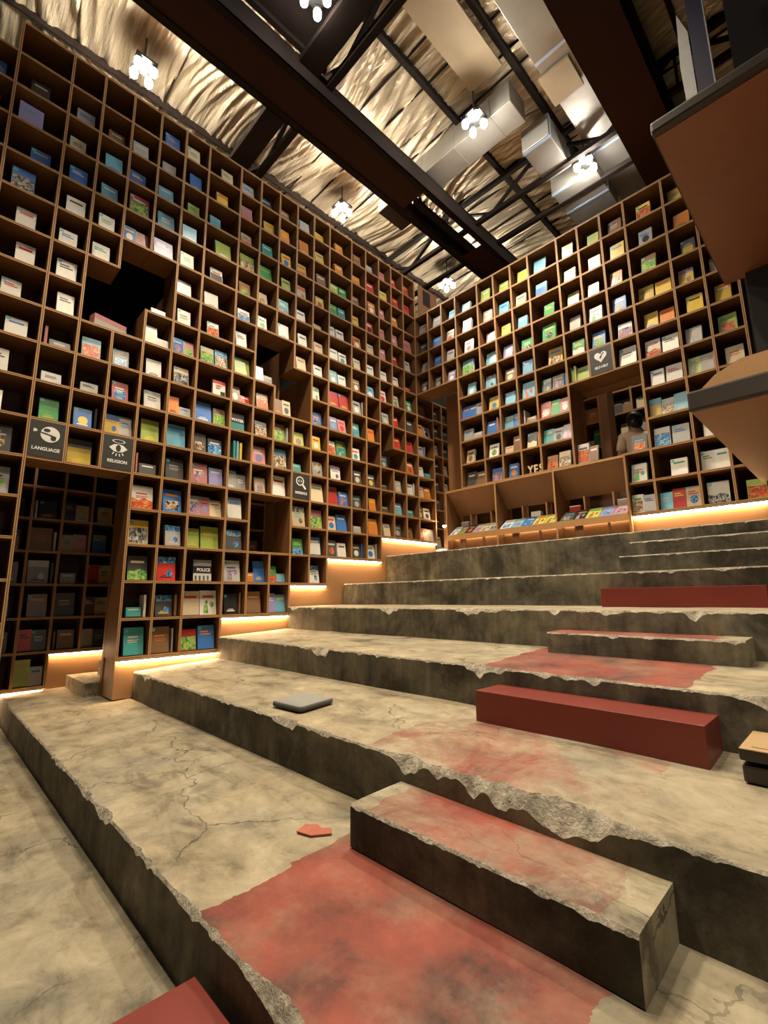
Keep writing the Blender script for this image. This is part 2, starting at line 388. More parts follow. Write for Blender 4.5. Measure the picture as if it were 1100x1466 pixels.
# ------------------------------------------------------------------ concrete terraces with broken front edges
NR = 7
def nz(x, y, z): return noise.noise(Vector((x, y, z)))
def chip(x, seed, amp, big=None, thr=0.22):
    """size of the break-out along an edge: long smooth stretches, some ragged bites"""
    a = nz(x*1.3, seed*7.3, 0.0); b2 = nz(x*4.3, seed*3.1, 5.0); c = nz(x*15.0, seed, 9.0)
    g = max(0.0, a*0.7+b2*0.75+c*0.25-thr)
    if big and big[0] < x < big[1]: g += 0.75*math.sin(math.pi*(x-big[0])/(big[1]-big[0]))*max(0.0, 0.45+1.2*b2+0.5*c)
    return 0.008 + 0.014*max(0.0, c+0.4*nz(x*60, seed, 1)) + amp*g
def terrace(name, label, x0, x1, yf, yb, zf, zb, zbase, mats, seed, amp=0.07, nx=900, cat='step', group=None, ny=14, big=None, thr=0.22):
    """mats: tread, riser, chips. The tread rises slightly to the back as the old concrete does."""
    b = MB(); rows = []
    for i in range(nx+1):
        x = x0+(x1-x0)*i/nx; ch = chip(x, seed, amp, big, thr)
        wr = 0.006*noise.noise(Vector((x*1.5, seed, 7)))
        pr = [(yf+wr, zbase), (yf+wr+0.003*noise.noise(Vector((x*4, seed, 3))), zbase+(zf-zbase)*0.5)]
        q4 = 1+0.35*nz(x*33, seed, 8)
        for k in range(NR+1):
            sk = k/NR; cy, cz = ch*0.95*q4*(1-(1-sk)**0.75), -ch*1.15*(1+0.3*nz(x*21, seed, 2))*(1-sk)**0.9
            if 0 < k < NR:
                dn = ch*(0.26*nz(x*24, cz*24, seed)+0.20*nz(x*70, cz*70, seed+3)); cy += dn*0.7; cz += dn*0.7; cz = min(cz, -0.0004)
            pr.append((yf+wr+max(cy, 0.0), zf+min(cz, 0.0)))
        ys = yf+wr+ch*0.95*q4
        for k in range(1, ny+1):
            y = ys+(yb-ys)*k/ny; q = (y-yf)/(yb-yf)
            pr.append((y, zf+(zb-zf)*q+0.0035*noise.noise(Vector((x*2.2, y*2.2, seed)))))
        rows.append([(x, y, Z(z)) for y, z in pr])
    n = len(rows[0])
    for r in rows: b.v += r
    for i in range(nx):
        for k in range(n-1):
            b.f.append((i*n+k, (i+1)*n+k, (i+1)*n+k+1, i*n+k+1)); b.m.append(1 if k < 2 else 2 if k < NR+2 else 0); b.smooth.append(k >= NR+3)
    for rr, rev in ((rows[0], False), (rows[-1], True)):        # ends
        base = len(b.v); pts = list(rr)+[(rr[0][0], yb, Z(zbase))]
        b.v += pts; f = list(range(base, base+len(pts))); b.f.append(tuple(reversed(f)) if not rev else tuple(f)); b.m.append(0 if nx < 200 else 1); b.smooth.append(False)
    o = b.build(name, mats)
    tag(o, label, cat, group); return o

CC = 'concrete seating terraces'
XR = 6.99
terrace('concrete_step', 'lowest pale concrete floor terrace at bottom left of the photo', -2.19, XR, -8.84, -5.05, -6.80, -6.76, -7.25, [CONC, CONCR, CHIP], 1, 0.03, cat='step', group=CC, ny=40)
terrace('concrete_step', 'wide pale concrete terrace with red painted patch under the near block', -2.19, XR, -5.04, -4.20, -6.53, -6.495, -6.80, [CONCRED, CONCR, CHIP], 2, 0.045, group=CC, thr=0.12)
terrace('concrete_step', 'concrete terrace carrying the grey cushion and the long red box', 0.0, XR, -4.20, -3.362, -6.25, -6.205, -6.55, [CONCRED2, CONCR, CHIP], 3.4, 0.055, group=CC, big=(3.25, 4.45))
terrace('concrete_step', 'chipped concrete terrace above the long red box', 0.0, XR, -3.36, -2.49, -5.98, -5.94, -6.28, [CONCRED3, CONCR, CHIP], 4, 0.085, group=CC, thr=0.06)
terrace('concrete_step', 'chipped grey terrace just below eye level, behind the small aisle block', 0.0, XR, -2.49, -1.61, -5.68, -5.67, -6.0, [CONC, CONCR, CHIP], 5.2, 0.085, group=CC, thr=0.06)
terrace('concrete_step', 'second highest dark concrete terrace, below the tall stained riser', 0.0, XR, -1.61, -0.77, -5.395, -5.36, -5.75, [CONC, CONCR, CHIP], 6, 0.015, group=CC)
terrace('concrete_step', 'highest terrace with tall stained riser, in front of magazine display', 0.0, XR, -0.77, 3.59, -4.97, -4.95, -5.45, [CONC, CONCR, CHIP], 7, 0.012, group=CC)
b = MB(); b.box((-2.19, 0.02, Z(-7.2)), (-0.37, 3.59, Z(-4.95))); tag(b.build('floor', CONC), kind='structure')

CB = 'half-height aisle steps'
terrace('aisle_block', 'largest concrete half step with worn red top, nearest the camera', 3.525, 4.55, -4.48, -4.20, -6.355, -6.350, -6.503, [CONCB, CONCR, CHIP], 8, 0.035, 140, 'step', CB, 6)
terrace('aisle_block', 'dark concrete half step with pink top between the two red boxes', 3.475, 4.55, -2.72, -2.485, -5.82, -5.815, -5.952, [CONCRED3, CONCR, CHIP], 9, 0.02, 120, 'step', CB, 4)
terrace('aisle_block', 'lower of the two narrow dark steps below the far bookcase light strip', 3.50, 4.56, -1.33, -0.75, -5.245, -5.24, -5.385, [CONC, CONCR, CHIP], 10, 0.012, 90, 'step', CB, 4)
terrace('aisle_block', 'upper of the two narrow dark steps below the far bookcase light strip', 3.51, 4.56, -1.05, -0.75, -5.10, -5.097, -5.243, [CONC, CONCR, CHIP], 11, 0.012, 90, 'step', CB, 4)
def red_box(label, lo, hi):
    b = MB(); b.box((lo[0], lo[1], Z(lo[2])), (hi[0], hi[1], Z(hi[2])))
    return tag(b.build('red_wooden_step', REDPAINT, None, 0.003), label, 'step', 'red painted step boxes')
red_box('long glossy red box step beside the dark wooden tray table', (3.50, -3.60, -6.219), (4.53, -3.365, -6.066))
red_box('red painted step cut off by the bottom edge of the photo', (3.52, -5.335, -6.775), (4.55, -5.065, -6.645))
red_box('low red box step on the terrace just below eye level', (3.535, -1.905, -5.676), (4.57, -1.625, -5.530))
# doorway steps behind the long bookcase
for lab, lo, hi in (('small lower concrete step inside the dark doorway at left', (-1.27, -4.49, -6.52), (-0.46, -4.05, -6.375)),
                    ('small upper concrete step inside the dark doorway at left', (-1.02, -4.25, -6.40), (-0.46, -3.95, -6.225))):
    b = MB(); b.box((lo[0], lo[1], Z(lo[2])), (hi[0], hi[1], Z(hi[2]))); tag(b.build('doorway_step', CONC, None, 0.006), lab, 'step', 'doorway steps')
# loose flake of red paint and bits
b = MB(); M = Matrix.Translation((3.33, -4.50, Z(-6.505))) @ Matrix.Rotation(0.5, 4, 'Z') @ Matrix.Rotation(0.04, 4, 'X')
b.prism([(-0.07,-0.03),(0.0,-0.045),(0.075,-0.01),(0.06,0.025),(0.015,0.02),(-0.01,0.04),(-0.06,0.03)], 0.0, 0.006, 0, M)
tag(b.build('paint_flake', plain('red_flake', (0.36,0.10,0.06), 0.7, var=0.3, scale=25)), 'loose flake of red floor paint left of the near half step', 'flake')

# ------------------------------------------------------------------ long bookcase (left wall)
LB = empty('bookcase', (0, 0, 0)); tag(LB, 'long wall-high plywood cube bookcase on the left, stepping up with the terraces', 'bookcase')
bookcase(LB, FL, UL, left_cell, None, (0, 17))
RB = empty('bookcase', (0, 0, 0)); tag(RB, 'plywood cube bookcase across the far end with built-in magazine display', 'bookcase')
bookcase(RB, FR, UR, right_cell, None, (2, 13))
# poster panel closing the top of the long bookcase at the corner
b = MB(); b.box((0.0, 0.0, Z(-2*H)), (-DEP, 0.02, Z(0.0)))
b.v = [(x, y, z) for x, y, z in b.v]; b.build('end_panel', SOFFIT, LB)
b = MB(); b.box((0.003, 0.10, Z(-0.72)), (0.02, 0.62, Z(0.0))); cp = b.build('corner_panel', SOFFIT, LB)
b = MB(); b.box((0.020, 0.22, Z(-0.34)), (0.026, 0.42, Z(-0.05)));  b.build('notice', DARK, cp)

# kick panels and light strips below the stepped bottom edge
def led_strip(F, u0, u1, z, label, d=0.0, mat=None, group='warm light strips under the bookcases'):
    b = MB(); b.box((u0, Z(z)-TH/2-0.016, -0.030+d), (u1, Z(z)-TH/2-0.001, 0.001+d), 0, F)
    o = b.build('led_strip', ALU); tag(o, label, 'light strip', group)
    b = MB(); b.box((u0+0.005, Z(z)-TH/2-0.026, -0.026+d), (u1-0.005, Z(z)-TH/2-0.016, 0.0+d), 0, F); b.build('diffuser', mat or LED, o)
bots = [(3, 6, 17), (6, 9, 16), (9, 11, 15), (11, 14, 14), (14, 18, 13)]
LEDL = ['light strip beside the doorway, the lowest on the long bookcase', 'light strip under the bookcase above the fourth terrace', 'short light strip below the empty cube of the long bookcase',
        'light strip second nearest the corner of the two bookcases', 'light strip ending at the corner passage, highest on the long bookcase']
for (i, j, k), lab in zip(bots, LEDL):
    b = MB(); b.box((UL[i], Z(-6.49), -DEP), (UL[j], Z(-k*H)-TH/2, -0.032), 0, FL); b.build('kick_panel', KICK, LB)
    led_strip(FL, UL[i]+0.01, UL[j]-0.005, -k*H, lab)
b = MB(); b.box((3.21, Z(-4.955), -DEP), (4.50, Z(-13*H)-TH/2, -0.032), 0, FR); b.build('kick_panel', KICK, RB)
led_strip(FR, 3.235, 4.45, -13*H, 'long light strip at the foot of the far bookcase, right of magazine display')

# niches behind the openings
def jamb(F, lo, hi, mat=SOFFIT, root=LB, name='niche_panel'):
    b = MB(); b.box((lo[0], Z(lo[1]), lo[2]), (hi[0], Z(hi[1]), hi[2]), 0, F); return b.build(name, mat, root)
jamb(FL, (UL[9]-0.012, -8*H, -0.95), (UL[9]+0.006, -6*H, -DEP-0.012)); jamb(FL, (UL[10]-0.012, -9*H, -0.95), (UL[10]+0.006, -7*H, -DEP-0.012))
jamb(FL, (UL[9]-0.012, -14*H, -0.95), (UL[9]+0.006, -12*H, -DEP-0.012), WOODV)
jamb(FL, (UL[4]-0.012, -7*H, -0.60), (UL[4]+0.006, -5.7*H, -DEP-0.012))
jamb(FL, (UL[3]-0.012, -6.50, -0.44), (UL[3]+0.006, -12*H, -DEP-0.012), WOODV)

# back layer of shelves seen through the openings of the long bookcase
FB = Matrix.Translation((-1.3, 0, 0)) @ FL
UB = {i: -5.253+0.2885*i for i in range(0, 5)}
def back_cell(c, r): return 0 <= c < 4 and 10 <= r < (18 if c < 2 else 17)
BB = empty('bookcase', (0, 0, 0)); tag(BB, 'dim bookcase standing inside the dark doorway below the language sign', 'bookcase')
bookcase(BB, FB, UB, back_cell, None, (10, 18))
b = MB(); b.box((UB[2], Z(-6.6), -0.2), (UB[4]+0.2, Z(-17*H)-TH/2, -0.03), 0, FB); b.build('kick_panel', KICK, BB)
led_strip(FB, UB[2]+0.005, UB[4]+0.1, -17*H, 'light strip inside the doorway above the small concrete steps')
led_strip(FB, UB[0]-0.3, UB[2]-0.01, -18*H, 'light strip at floor level inside the doorway, far left')
UM = {0: -3.36, 1: -3.07, 2: -2.78, 3: -2.49}
FM = Matrix.Translation((-0.62, 0, 0)) @ FL
MBK = empty('bookcase', (0, 0, 0)); tag(MBK, 'inner bookcase glimpsed through the tall gap beside the reference sign', 'bookcase')
bookcase(MBK, FM, UM, lambda c, r: 0 <= c < 3 and 11 <= r < 14, None, (11, 14), 0.25)
FM2 = Matrix.Translation((-0.95, 0, 0)) @ FL
UM2 = {0: -3.80, 1: -3.51, 2: -3.22, 3: -2.93, 4: -2.64, 5: -2.35}
MBK2 = empty('bookcase', (0, 0, 0)); tag(MBK2, 'inner bookcase glimpsed through the staggered gap high in the long bookcase', 'bookcase')
bookcase(MBK2, FM2, UM2, lambda c, r: 0 <= c < 5 and 6 <= r < 10, None, (6, 10), 0.25)

# corner passage
jamb(FR, (0.30, -11*H, -0.47), (0.879, -6*H, -0.43), SOFFIT, RB, 'passage_panel')
FP = Matrix.Translation((-0.55, 0, 0)) @ FL
UP = {i: 0.50+0.29*i for i in range(10)}
PB = empty('bookcase', (0, 0, 0)); tag(PB, 'narrow dark bookcase inside the passage at the corner of both bookcases', 'bookcase')
bookcase(PB, FP, UP, lambda c, r: 0 <= c < 9 and 5 <= r < 13, None, (5, 13), 0.25)
b = MB(); b.box((0.10, 0.50, Z(-4.95)), (0.20, 0.62, Z(-4.42))); o = b.build('lit_post', KICK); tag(o, 'short lit wooden post in the passage at the corner', 'post')
b = MB(); b.box((0.09, 0.49, Z(-4.42)), (0.21, 0.63, Z(-4.395))); b.build('lamp_cap', LED, o)
b = MB(); b.box((-0.25, 0.46, Z(-4.93)), (0.28, 0.86, Z(-4.80))); b.box((-0.25, 0.46, Z(-4.80)), (0.28, 0.86, Z(-4.78)), 1)
tag(b.build('book_box', [COVER['w'][1], COVER['b'][0]]), 'white and blue box on the floor of the corner passage', 'box')

# opening in the far bookcase with deeper shelves
jamb(FR, (UR[8]-0.012, -11*H, -0.46), (UR[8]+0.004, -8*H, -DEP-0.012), SOFFIT, RB)
jamb(FR, (UR[11]-0.004, -11*H, -0.46), (UR[11]+0.012, -8*H, -DEP-0.012), SOFFIT, RB)
jamb(FR, (UR[8], -8*H-0.012, -0.60), (UR[11], -8*H+0.004, -DEP-0.012), SOFFIT, RB)
FG = Matrix.Translation((0, 0.66, 0)) @ FR
UG = {0: 2.24, 1: 2.50, 2: 2.74}
GB = empty('bookcase', (0, 0, 0)); tag(GB, 'inner bookcase seen through the opening below the self-help sign', 'bookcase')
bookcase(GB, FG, UG, lambda c, r: 0 <= c < 2 and 7 <= r < 12, None, (7, 12), 0.25)
b = MB(); b.box((2.745, Z(-4.9), -0.25), (2.86, Z(-7*H), 0.0), 0, FG); b.build('post', SOFFIT, GB)
FG2 = Matrix.Translation((0, 1.55, 0)) @ FR
UG2 = {0: 2.30, 1: 2.60, 2: 2.90, 3: 3.20, 4: 3.50}
GB2 = empty('bookcase', (0, 0, 0)); tag(GB2, 'deepest bookcase behind the person, through the far opening', 'bookcase')
bookcase(GB2, FG2, UG2, lambda c, r: 0 <= c < 4 and 6 <= r < 13, None, (6, 13), 0.25)

# ------------------------------------------------------------------ magazine display under the far bookcase
MD = empty('magazine_display', (0, 0, 0)); tag(MD, 'wooden magazine display with sloping hood and three bays under far bookcase', 'display rack')
X0, X1 = 0.555, 3.205
bays = [X0, 1.445, 2.325, X1]
b = MB(); b.prism([(0.0, Z(-3.965)), (0.0, Z(-3.985)), (-0.30, Z(-4.335)), (-0.30, Z(-4.315))], X0, X1, 0, Matrix(((0,0,1,0),(-1,0,0,0),(0,1,0,0),(0,0,0,1)))); b.build('hood', SOFFIT, MD)
b = MB(); b.box((X0, -0.004, Z(-3.99)), (X1, 0.016, Z(-3.962))); b.build('hood_lip', EDGE, MD)
for i, x in enumerate(bays):
    b = MB(); b.box((x-0.011, 0.0, Z(-4.95)), (x+0.011, 0.42, Z(-3.98))); b.box((x-0.011, -0.003, Z(-4.95)), (x+0.011, 0.0, Z(-3.98)), 1); b.build('bay_divider', [WOODV, EDGE], MD)
b = MB(); b.box((X0, 0.42, Z(-4.95)), (X1, 0.44, Z(-4.0))); b.build('back_panel', BACKP, MD)
for i in range(3):
    a, c = bays[i]+0.011, bays[i+1]-0.011
    b = MB(); b.prism([(0.0, Z(-4.69)), (-0.24, Z(-4.52)), (-0.24, Z(-4.505)), (0.0, Z(-4.675))], a, c, 0, Matrix(((0,0,1,0),(-1,0,0,0),(0,1,0,0),(0,0,0,1)))); b.build('magazine_ledge', WOODHX, MD)
    b = MB(); b.box((a, -0.006, Z(-4.738)), (c, 0.008, Z(-4.655))); b.build('ledge_lip', EDGE, MD)
    b = MB(); b.box((a, 0.25, Z(-4.53)), (c, 0.42, Z(-4.515))); b.build('cubby_shelf', WOODHX, MD)
    for k in (0.30, 0.72):
        xx = a+(c-a)*k
        b = MB(); b.box((xx-0.010, 0.26, Z(-4.52)), (xx+0.010, 0.42, Z(-4.32))); b.build('cubby_divider', EDGE, MD)
        b = MB(); b.box((xx-0.05 if k < 0.5 else xx-0.012, 0.03, Z(-4.95)), (xx+0.05 if k < 0.5 else xx+0.012, 0.06, Z(-4.70))); b.build('foot', WOODV, MD)
    b = MB(); b.box((a, 0.14, Z(-4.96)), (c, 0.155, Z(-4.66))); b.build('plinth', KICK, MD)
    led_strip(Matrix.Translation((0, 0.12, 0)) @ FR, a+0.02, c-0.02, -4.67, ['hidden light strip under the left bay of the magazine display', 'hidden light strip under the middle bay of the magazine display', 'hidden light strip under the right bay of the magazine display'][i], mat=LEDS)
# side panel closing the display towards the aisle
b = MB(); b.box((3.212, -0.05, Z(-4.95)), (3.232, 0.0, Z(-3.99))); b.build('side_panel', KICK, MD)

# ------------------------------------------------------------------ signs
def text_polys(body, size):
    cu = bpy.data.curves.new('t', 'FONT'); cu.body = body; cu.size = size; cu.align_x = 'CENTER'; cu.extrude = 0.0015; cu.offset = size*0.028; cu.resolution_u = 3
    o = bpy.data.objects.new('t', cu); COL.objects.link(o)
    dg = bpy.context.evaluated_depsgraph_get(); me = bpy.data.meshes.new_from_object(o.evaluated_get(dg))
    bpy.data.objects.remove(o); bpy.data.curves.remove(cu); return me
def text_part(name, body, size, mat, parent, loc, squash=(1,1,1)):
    me = text_polys(body, size); me.materials.clear(); me.materials.append(mat)
    o = link(bpy.data.objects.new(name, me), parent); o.location = loc; o.scale = squash; return o
def circ(cx, cy, r, n=24, a0=0, a1=2*math.pi, ry=None):
    ry = r if ry is None else ry
    return [(cx+r*math.cos(a0+(a1-a0)*i/n), cy+ry*math.sin(a0+(a1-a0)*i/n)) for i in range(n)]
def ring(b, cx, cy, r0, r1, z0, z1, n=24, ky=1.0, mi=0):
    for i in range(n):
        t0, t1 = 2*math.pi*i/n, 2*math.pi*(i+1)/n
        b.prism([(cx+r0*math.cos(t0), cy+ky*r0*math.sin(t0)), (cx+r1*math.cos(t0), cy+ky*r1*math.sin(t0)), (cx+r1*math.cos(t1), cy+ky*r1*math.sin(t1)), (cx+r0*math.cos(t1), cy+ky*r0*math.sin(t1))], z0, z1, mi)
def sign(F, U, c, r, word, kind, label):
    wd = U[c+1]-U[c]-TH; hd = H-TH
    root = empty('category_sign'); tag(root, label, 'sign', 'black category signs')
    root.matrix_world = Matrix.Translation(F @ Vector(((U[c]+U[c+1])/2, Z(-(r+1)*H)+TH/2, 0))) @ F.to_3x3().to_4x4()
    b = MB(); b.box((-wd/2, 0.0, -0.02), (wd/2, hd, 0.004)); b.build('sign_board', CHAR, root, 0.002)
    text_part('lettering', word, 0.044, SIGNW, root, (0, 0.062, 0.0050), (min(1.0, 0.92*wd/(0.033*len(word)))*0.98, 1, 1))
    b = MB(); cy = 0.215; z0, z1 = 0.004, 0.0065; zz = 0.008  # icon
    if kind == 'globe':
        b.prism(circ(0.018, cy, 0.062), z0, z1)
        b.prism(circ(-0.005, cy+0.030, 0.022, 12, ry=0.014), z1, zz, 1); b.prism(circ(0.040, cy-0.028, 0.018, 12), z1, zz, 1)
        b.prism([(-0.045,cy+0.012),(0.0,cy+0.004),(0.06,cy-0.012),(0.055,cy-0.020),(0.0,cy-0.006),(-0.045,cy+0.004)], z1, zz, 1)
        for a in (-0.35, 0.0, 0.35):
            M = Matrix.Translation((-0.058, cy+0.018, 0)) @ Matrix.Rotation(math.pi-a, 4, 'Z'); b.box((0.008, -0.004, z0), (0.032, 0.004, z1), 0, M)
    elif kind == 'eye':
        ring(b, 0, cy+0.055, 0.040, 0.050, z0, z1, 24, 0.32)
        b.prism([(-0.07,cy-0.005),(-0.035,cy-0.034),(0,cy-0.040),(0.035,cy-0.034),(0.07,cy-0.005),(0.035,cy+0.024),(0,cy+0.030),(-0.035,cy+0.024)], z0, z1)
        b.prism(circ(0, cy-0.005, 0.019, 16, ry=0.030), z1, zz, 1)
        for a in (-0.6, -0.2, 0.2, 0.6):
            M = Matrix.Translation((0, cy, 0)) @ Matrix.Rotation(-math.pi/2+a, 4, 'Z'); b.box((0.054, -0.004, z0), (0.075, 0.004, z1), 0, M)
    elif kind == 'lens':
        ring(b, -0.018, cy+0.014, 0.040, 0.052, z0, z1)
        b.prism([(-0.046,cy+0.014),(-0.018,cy-0.008),(0.010,cy+0.014),(-0.018,cy+0.036)], z0, z1); b.prism(circ(-0.018, cy+0.014, 0.010, 12, ry=0.02), z1, zz, 1)
        M = Matrix.Translation((0.018, cy-0.024, 0)) @ Matrix.Rotation(-0.85, 4, 'Z'); b.box((0, -0.011, z0), (0.060, 0.011, z1), 0, M)
    else:
        pts = []
        for i in range(28):
            a = 2*math.pi*i/28; pts.append((0.0040*16*math.sin(-a)**3*1.0, cy-0.004+0.0042*(13*math.cos(a)-5*math.cos(2*a)-2*math.cos(3*a)-math.cos(4*a))))
        b.prism(pts, z0, z1)
        b.prism([(-0.004,cy-0.03),(0.016,cy-0.01),(0.010,cy+0.004),(0.026,cy+0.010),(0.010,cy+0.026),(0.006,cy+0.010),(-0.012,cy-0.012)], z1, zz, 1)
        b.prism(circ(0.028, cy+0.026, 0.009, 10), z1, zz, 1)
    o = b.build('icon', [SIGNW, CHAR], root); o.scale = (1.18, 1.18, 1); o.location = (0, -0.036, 0)
sign(FL, UL, 0, 11, 'LANGUAGE', 'globe', 'black sign reading LANGUAGE with a white globe icon')
sign(FL, UL, 2, 11, 'RELIGION', 'eye', 'black sign reading RELIGION with haloed eye icon')
sign(FL, UL, 9, 11, 'REFERENCE', 'lens', 'black sign with a white magnifying glass icon, mid long bookcase')
sign(FR, UR, 9, 7, 'SELF-HELP', 'heart', 'dark sign reading SELF-HELP with heart icon on far bookcase')

# ------------------------------------------------------------------ books
# per cell: tokens, one per book: colour + flags  (_ low/lying, + large, | spine only, * two-tone picture cover)
LT = {  # column: {bottom shelf line k: tokens}
 -1: {2:'k', 3:'v+', 4:'b', 5:'b+*', 6:'w', 7:'w', 8:'w', 9:'w', 10:'w', 11:'w', 12:'d+*', 13:'e+*', 14:'w', 15:'c*', 16:'w', 17:'t'},
 0: {2:'e', 3:'s', 4:'b', 5:'w', 6:'w', 7:'w', 8:'w', 9:'p|,d_', 10:'e_', 11:'g'},
 1: {2:'n', 3:'c', 4:'c', 5:'w', 6:'w', 9:'c*', 10:'e_', 11:'b*,k|', 12:'d+*'},
 2: {2:'e', 3:'b', 4:'r+*', 5:'b*,p', 9:'d*', 10:'r*', 11:'y*,e'},
 3: {1:'b', 2:'e', 3:'c', 4:'c+', 5:'v+', 8:'e*,e_', 9:'w', 10:'w', 11:'l+', 12:'p|,d_', 13:'w+*', 14:'y+*', 15:'d+*', 16:'t_,w|', 17:'t+'},
 4: {1:'s', 2:'b', 3:'l', 4:'c', 5:'w', 6:'w', 7:'w', 8:'b*,p*', 9:'s*', 10:'o,e_', 11:'c+', 12:'d+', 13:'b+*', 14:'e*', 15:'r+*', 16:'d*,n|', 17:'n+,e|'},
 5: {1:'s', 2:'o*', 3:'c', 4:'l+', 5:'w*', 6:'w', 7:'w*', 8:'s*,c*', 10:'b+,n*', 11:'d*,d*', 12:'p+*,v', 13:'e*,p*,s', 14:'l,l+', 16:'s+,w+*', 17:'r*,b+'},
 6: {1:'e', 2:'p', 3:'s*', 4:'l+*', 5:'n*', 6:'w*', 7:'w', 8:'l+', 9:'n*,r_', 11:'t|,c|,y|', 12:'e,e', 13:'e+*', 14:'d+*', 15:'e+*', 16:'k,n|'},
 7: {1:'d', 2:'y', 3:'t', 4:'g+', 5:'s*', 6:'w*', 9:'s*', 10:'d*', 11:'p+*', 12:'s*', 15:'o_,b+', 16:'n+'},
 8: {1:'n', 2:'o', 3:'y*', 4:'l', 5:'t*', 6:'w', 10:'n+*,w|', 11:'c+*', 12:'w+', 15:'g*,c_', 16:'v,c'},
 9: {1:'e', 2:'o', 3:'y*', 4:'s*', 5:'w', 6:'w', 7:'s', 10:'l*', 11:'t_', 13:'s+*', 14:'g*'},
 10: {1:'y', 2:'y', 3:'n', 4:'y*', 5:'s_', 6:'s', 7:'w', 8:'w*', 9:'b*', 10:'y*', 11:'e*', 12:'s+', 13:'p+*', 14:'b+*', 15:'w*'},
 11: {1:'o', 2:'o', 3:'l,g', 4:'g,t', 5:'w,w', 6:'w,w*', 7:'c*,w', 8:'r+,r+', 9:'v*,p*', 10:'w*,g+*', 11:'w*', 12:'r+,b*', 13:'s*,b+', 14:'d*,w'},
 12: {1:'n', 2:'o', 3:'n', 4:'y', 5:'o*', 6:'s', 7:'n*', 8:'e*,e|', 9:'t*', 10:'w*', 11:'d*', 12:'d*', 13:'e_', 14:'d*,b|'},
 13: {1:'e', 2:'r', 3:'o*', 4:'r*', 5:'s', 6:'w', 7:'c*', 9:'o', 11:'d*', 12:'o', 13:'o+', 14:'w*,e|'},
 14: {1:'p', 2:'y', 3:'p', 4:'p', 5:'p', 6:'w', 7:'w*', 8:'e*', 11:'d_', 12:'d_', 13:'s'},
 15: {1:'r', 2:'r', 3:'o', 4:'p+', 5:'r', 6:'w', 7:'s*', 8:'r', 9:'r', 11:'e*', 12:'w|,c', 13:'d*'},
 16: {1:'r', 2:'r', 4:'p+', 5:'w', 6:'r_', 7:'g*', 8:'d', 9:'r', 10:'o*', 11:'w,w|', 12:'t_', 13:'n'},
 17: {7:'n+', 8:'o,e*', 9:'e,v|', 10:'w,t_', 11:'s,o', 12:'d*,w*', 13:'r,s,e'},
}
RT = {
 0: {3:'e', 4:'d', 5:'e', 6:'d*'}, 1: {3:'e', 4:'b', 5:'b', 6:'d*'}, 2: {3:'c', 4:'s*', 5:'e', 6:'v*'},
 3: {3:'c', 4:'w*', 5:'w*', 6:'c+*', 7:'c*', 8:'b,b,e', 9:'e,e_', 10:'s*', 11:'d,n'},
 4: {3:'l', 4:'e*', 5:'p*', 6:'c+', 7:'c*', 8:'y*', 9:'b,p|', 10:'w*', 11:'b*'},
 5: {3:'l', 4:'c', 5:'y', 6:'v', 7:'n*', 8:'b*', 9:'c,b', 10:'s_,n', 11:'b*'},
 6: {3:'l', 4:'s', 5:'c', 6:'g*', 7:'b*', 8:'c+*', 9:'w|,n_', 10:'d*,o|'},
 7: {3:'c+', 4:'c*', 5:'g', 6:'g+*', 7:'y+*', 8:'d*,d*,b|', 9:'r*,g,p*', 10:'t,e*,e*', 11:'o*,s*'},
 8: {3:'l', 4:'l', 5:'l', 6:'e', 7:'g*', 8:'l|,l|,l|,l'},
 9: {3:'l', 4:'o*', 5:'y*', 6:'w*', 7:'b*'},
 10: {3:'n', 4:'y', 5:'o*', 6:'b*', 7:'w*', 8:'w+', 12:'w*', 13:'w*,e'},
 11: {3:'y*', 4:'e*', 5:'n*', 6:'y,y', 7:'y,o', 8:'w*,w', 9:'w,w', 10:'c*,e*,c', 11:'w*,e', 12:'w', 13:'c,r,s*'},
 12: {3:'y', 4:'o', 5:'d*', 6:'y*', 7:'y', 8:'e', 9:'l*,e,p|', 11:'w', 12:'w,w', 13:'w+*'},
 13: {6:'w', 7:'o*', 8:'l*', 9:'s', 12:'w', 13:'l*'},
}
ORD = ['zeroth','first','second','third','fourth','fifth','sixth','seventh','eighth','ninth','tenth','eleventh','twelfth','thirteenth','fourteenth','fifteenth','sixteenth','seventeenth','eighteenth','nineteenth','twentieth']
SPECS = []      # every book: matrix, colour, size, flags, location words, pixel area
def cam_px(P):
    d = P-CAM; z = d.dot(fw); return (d.dot(r2)/z*674.2+550, 733-d.dot(u2)/z*674.2, z)
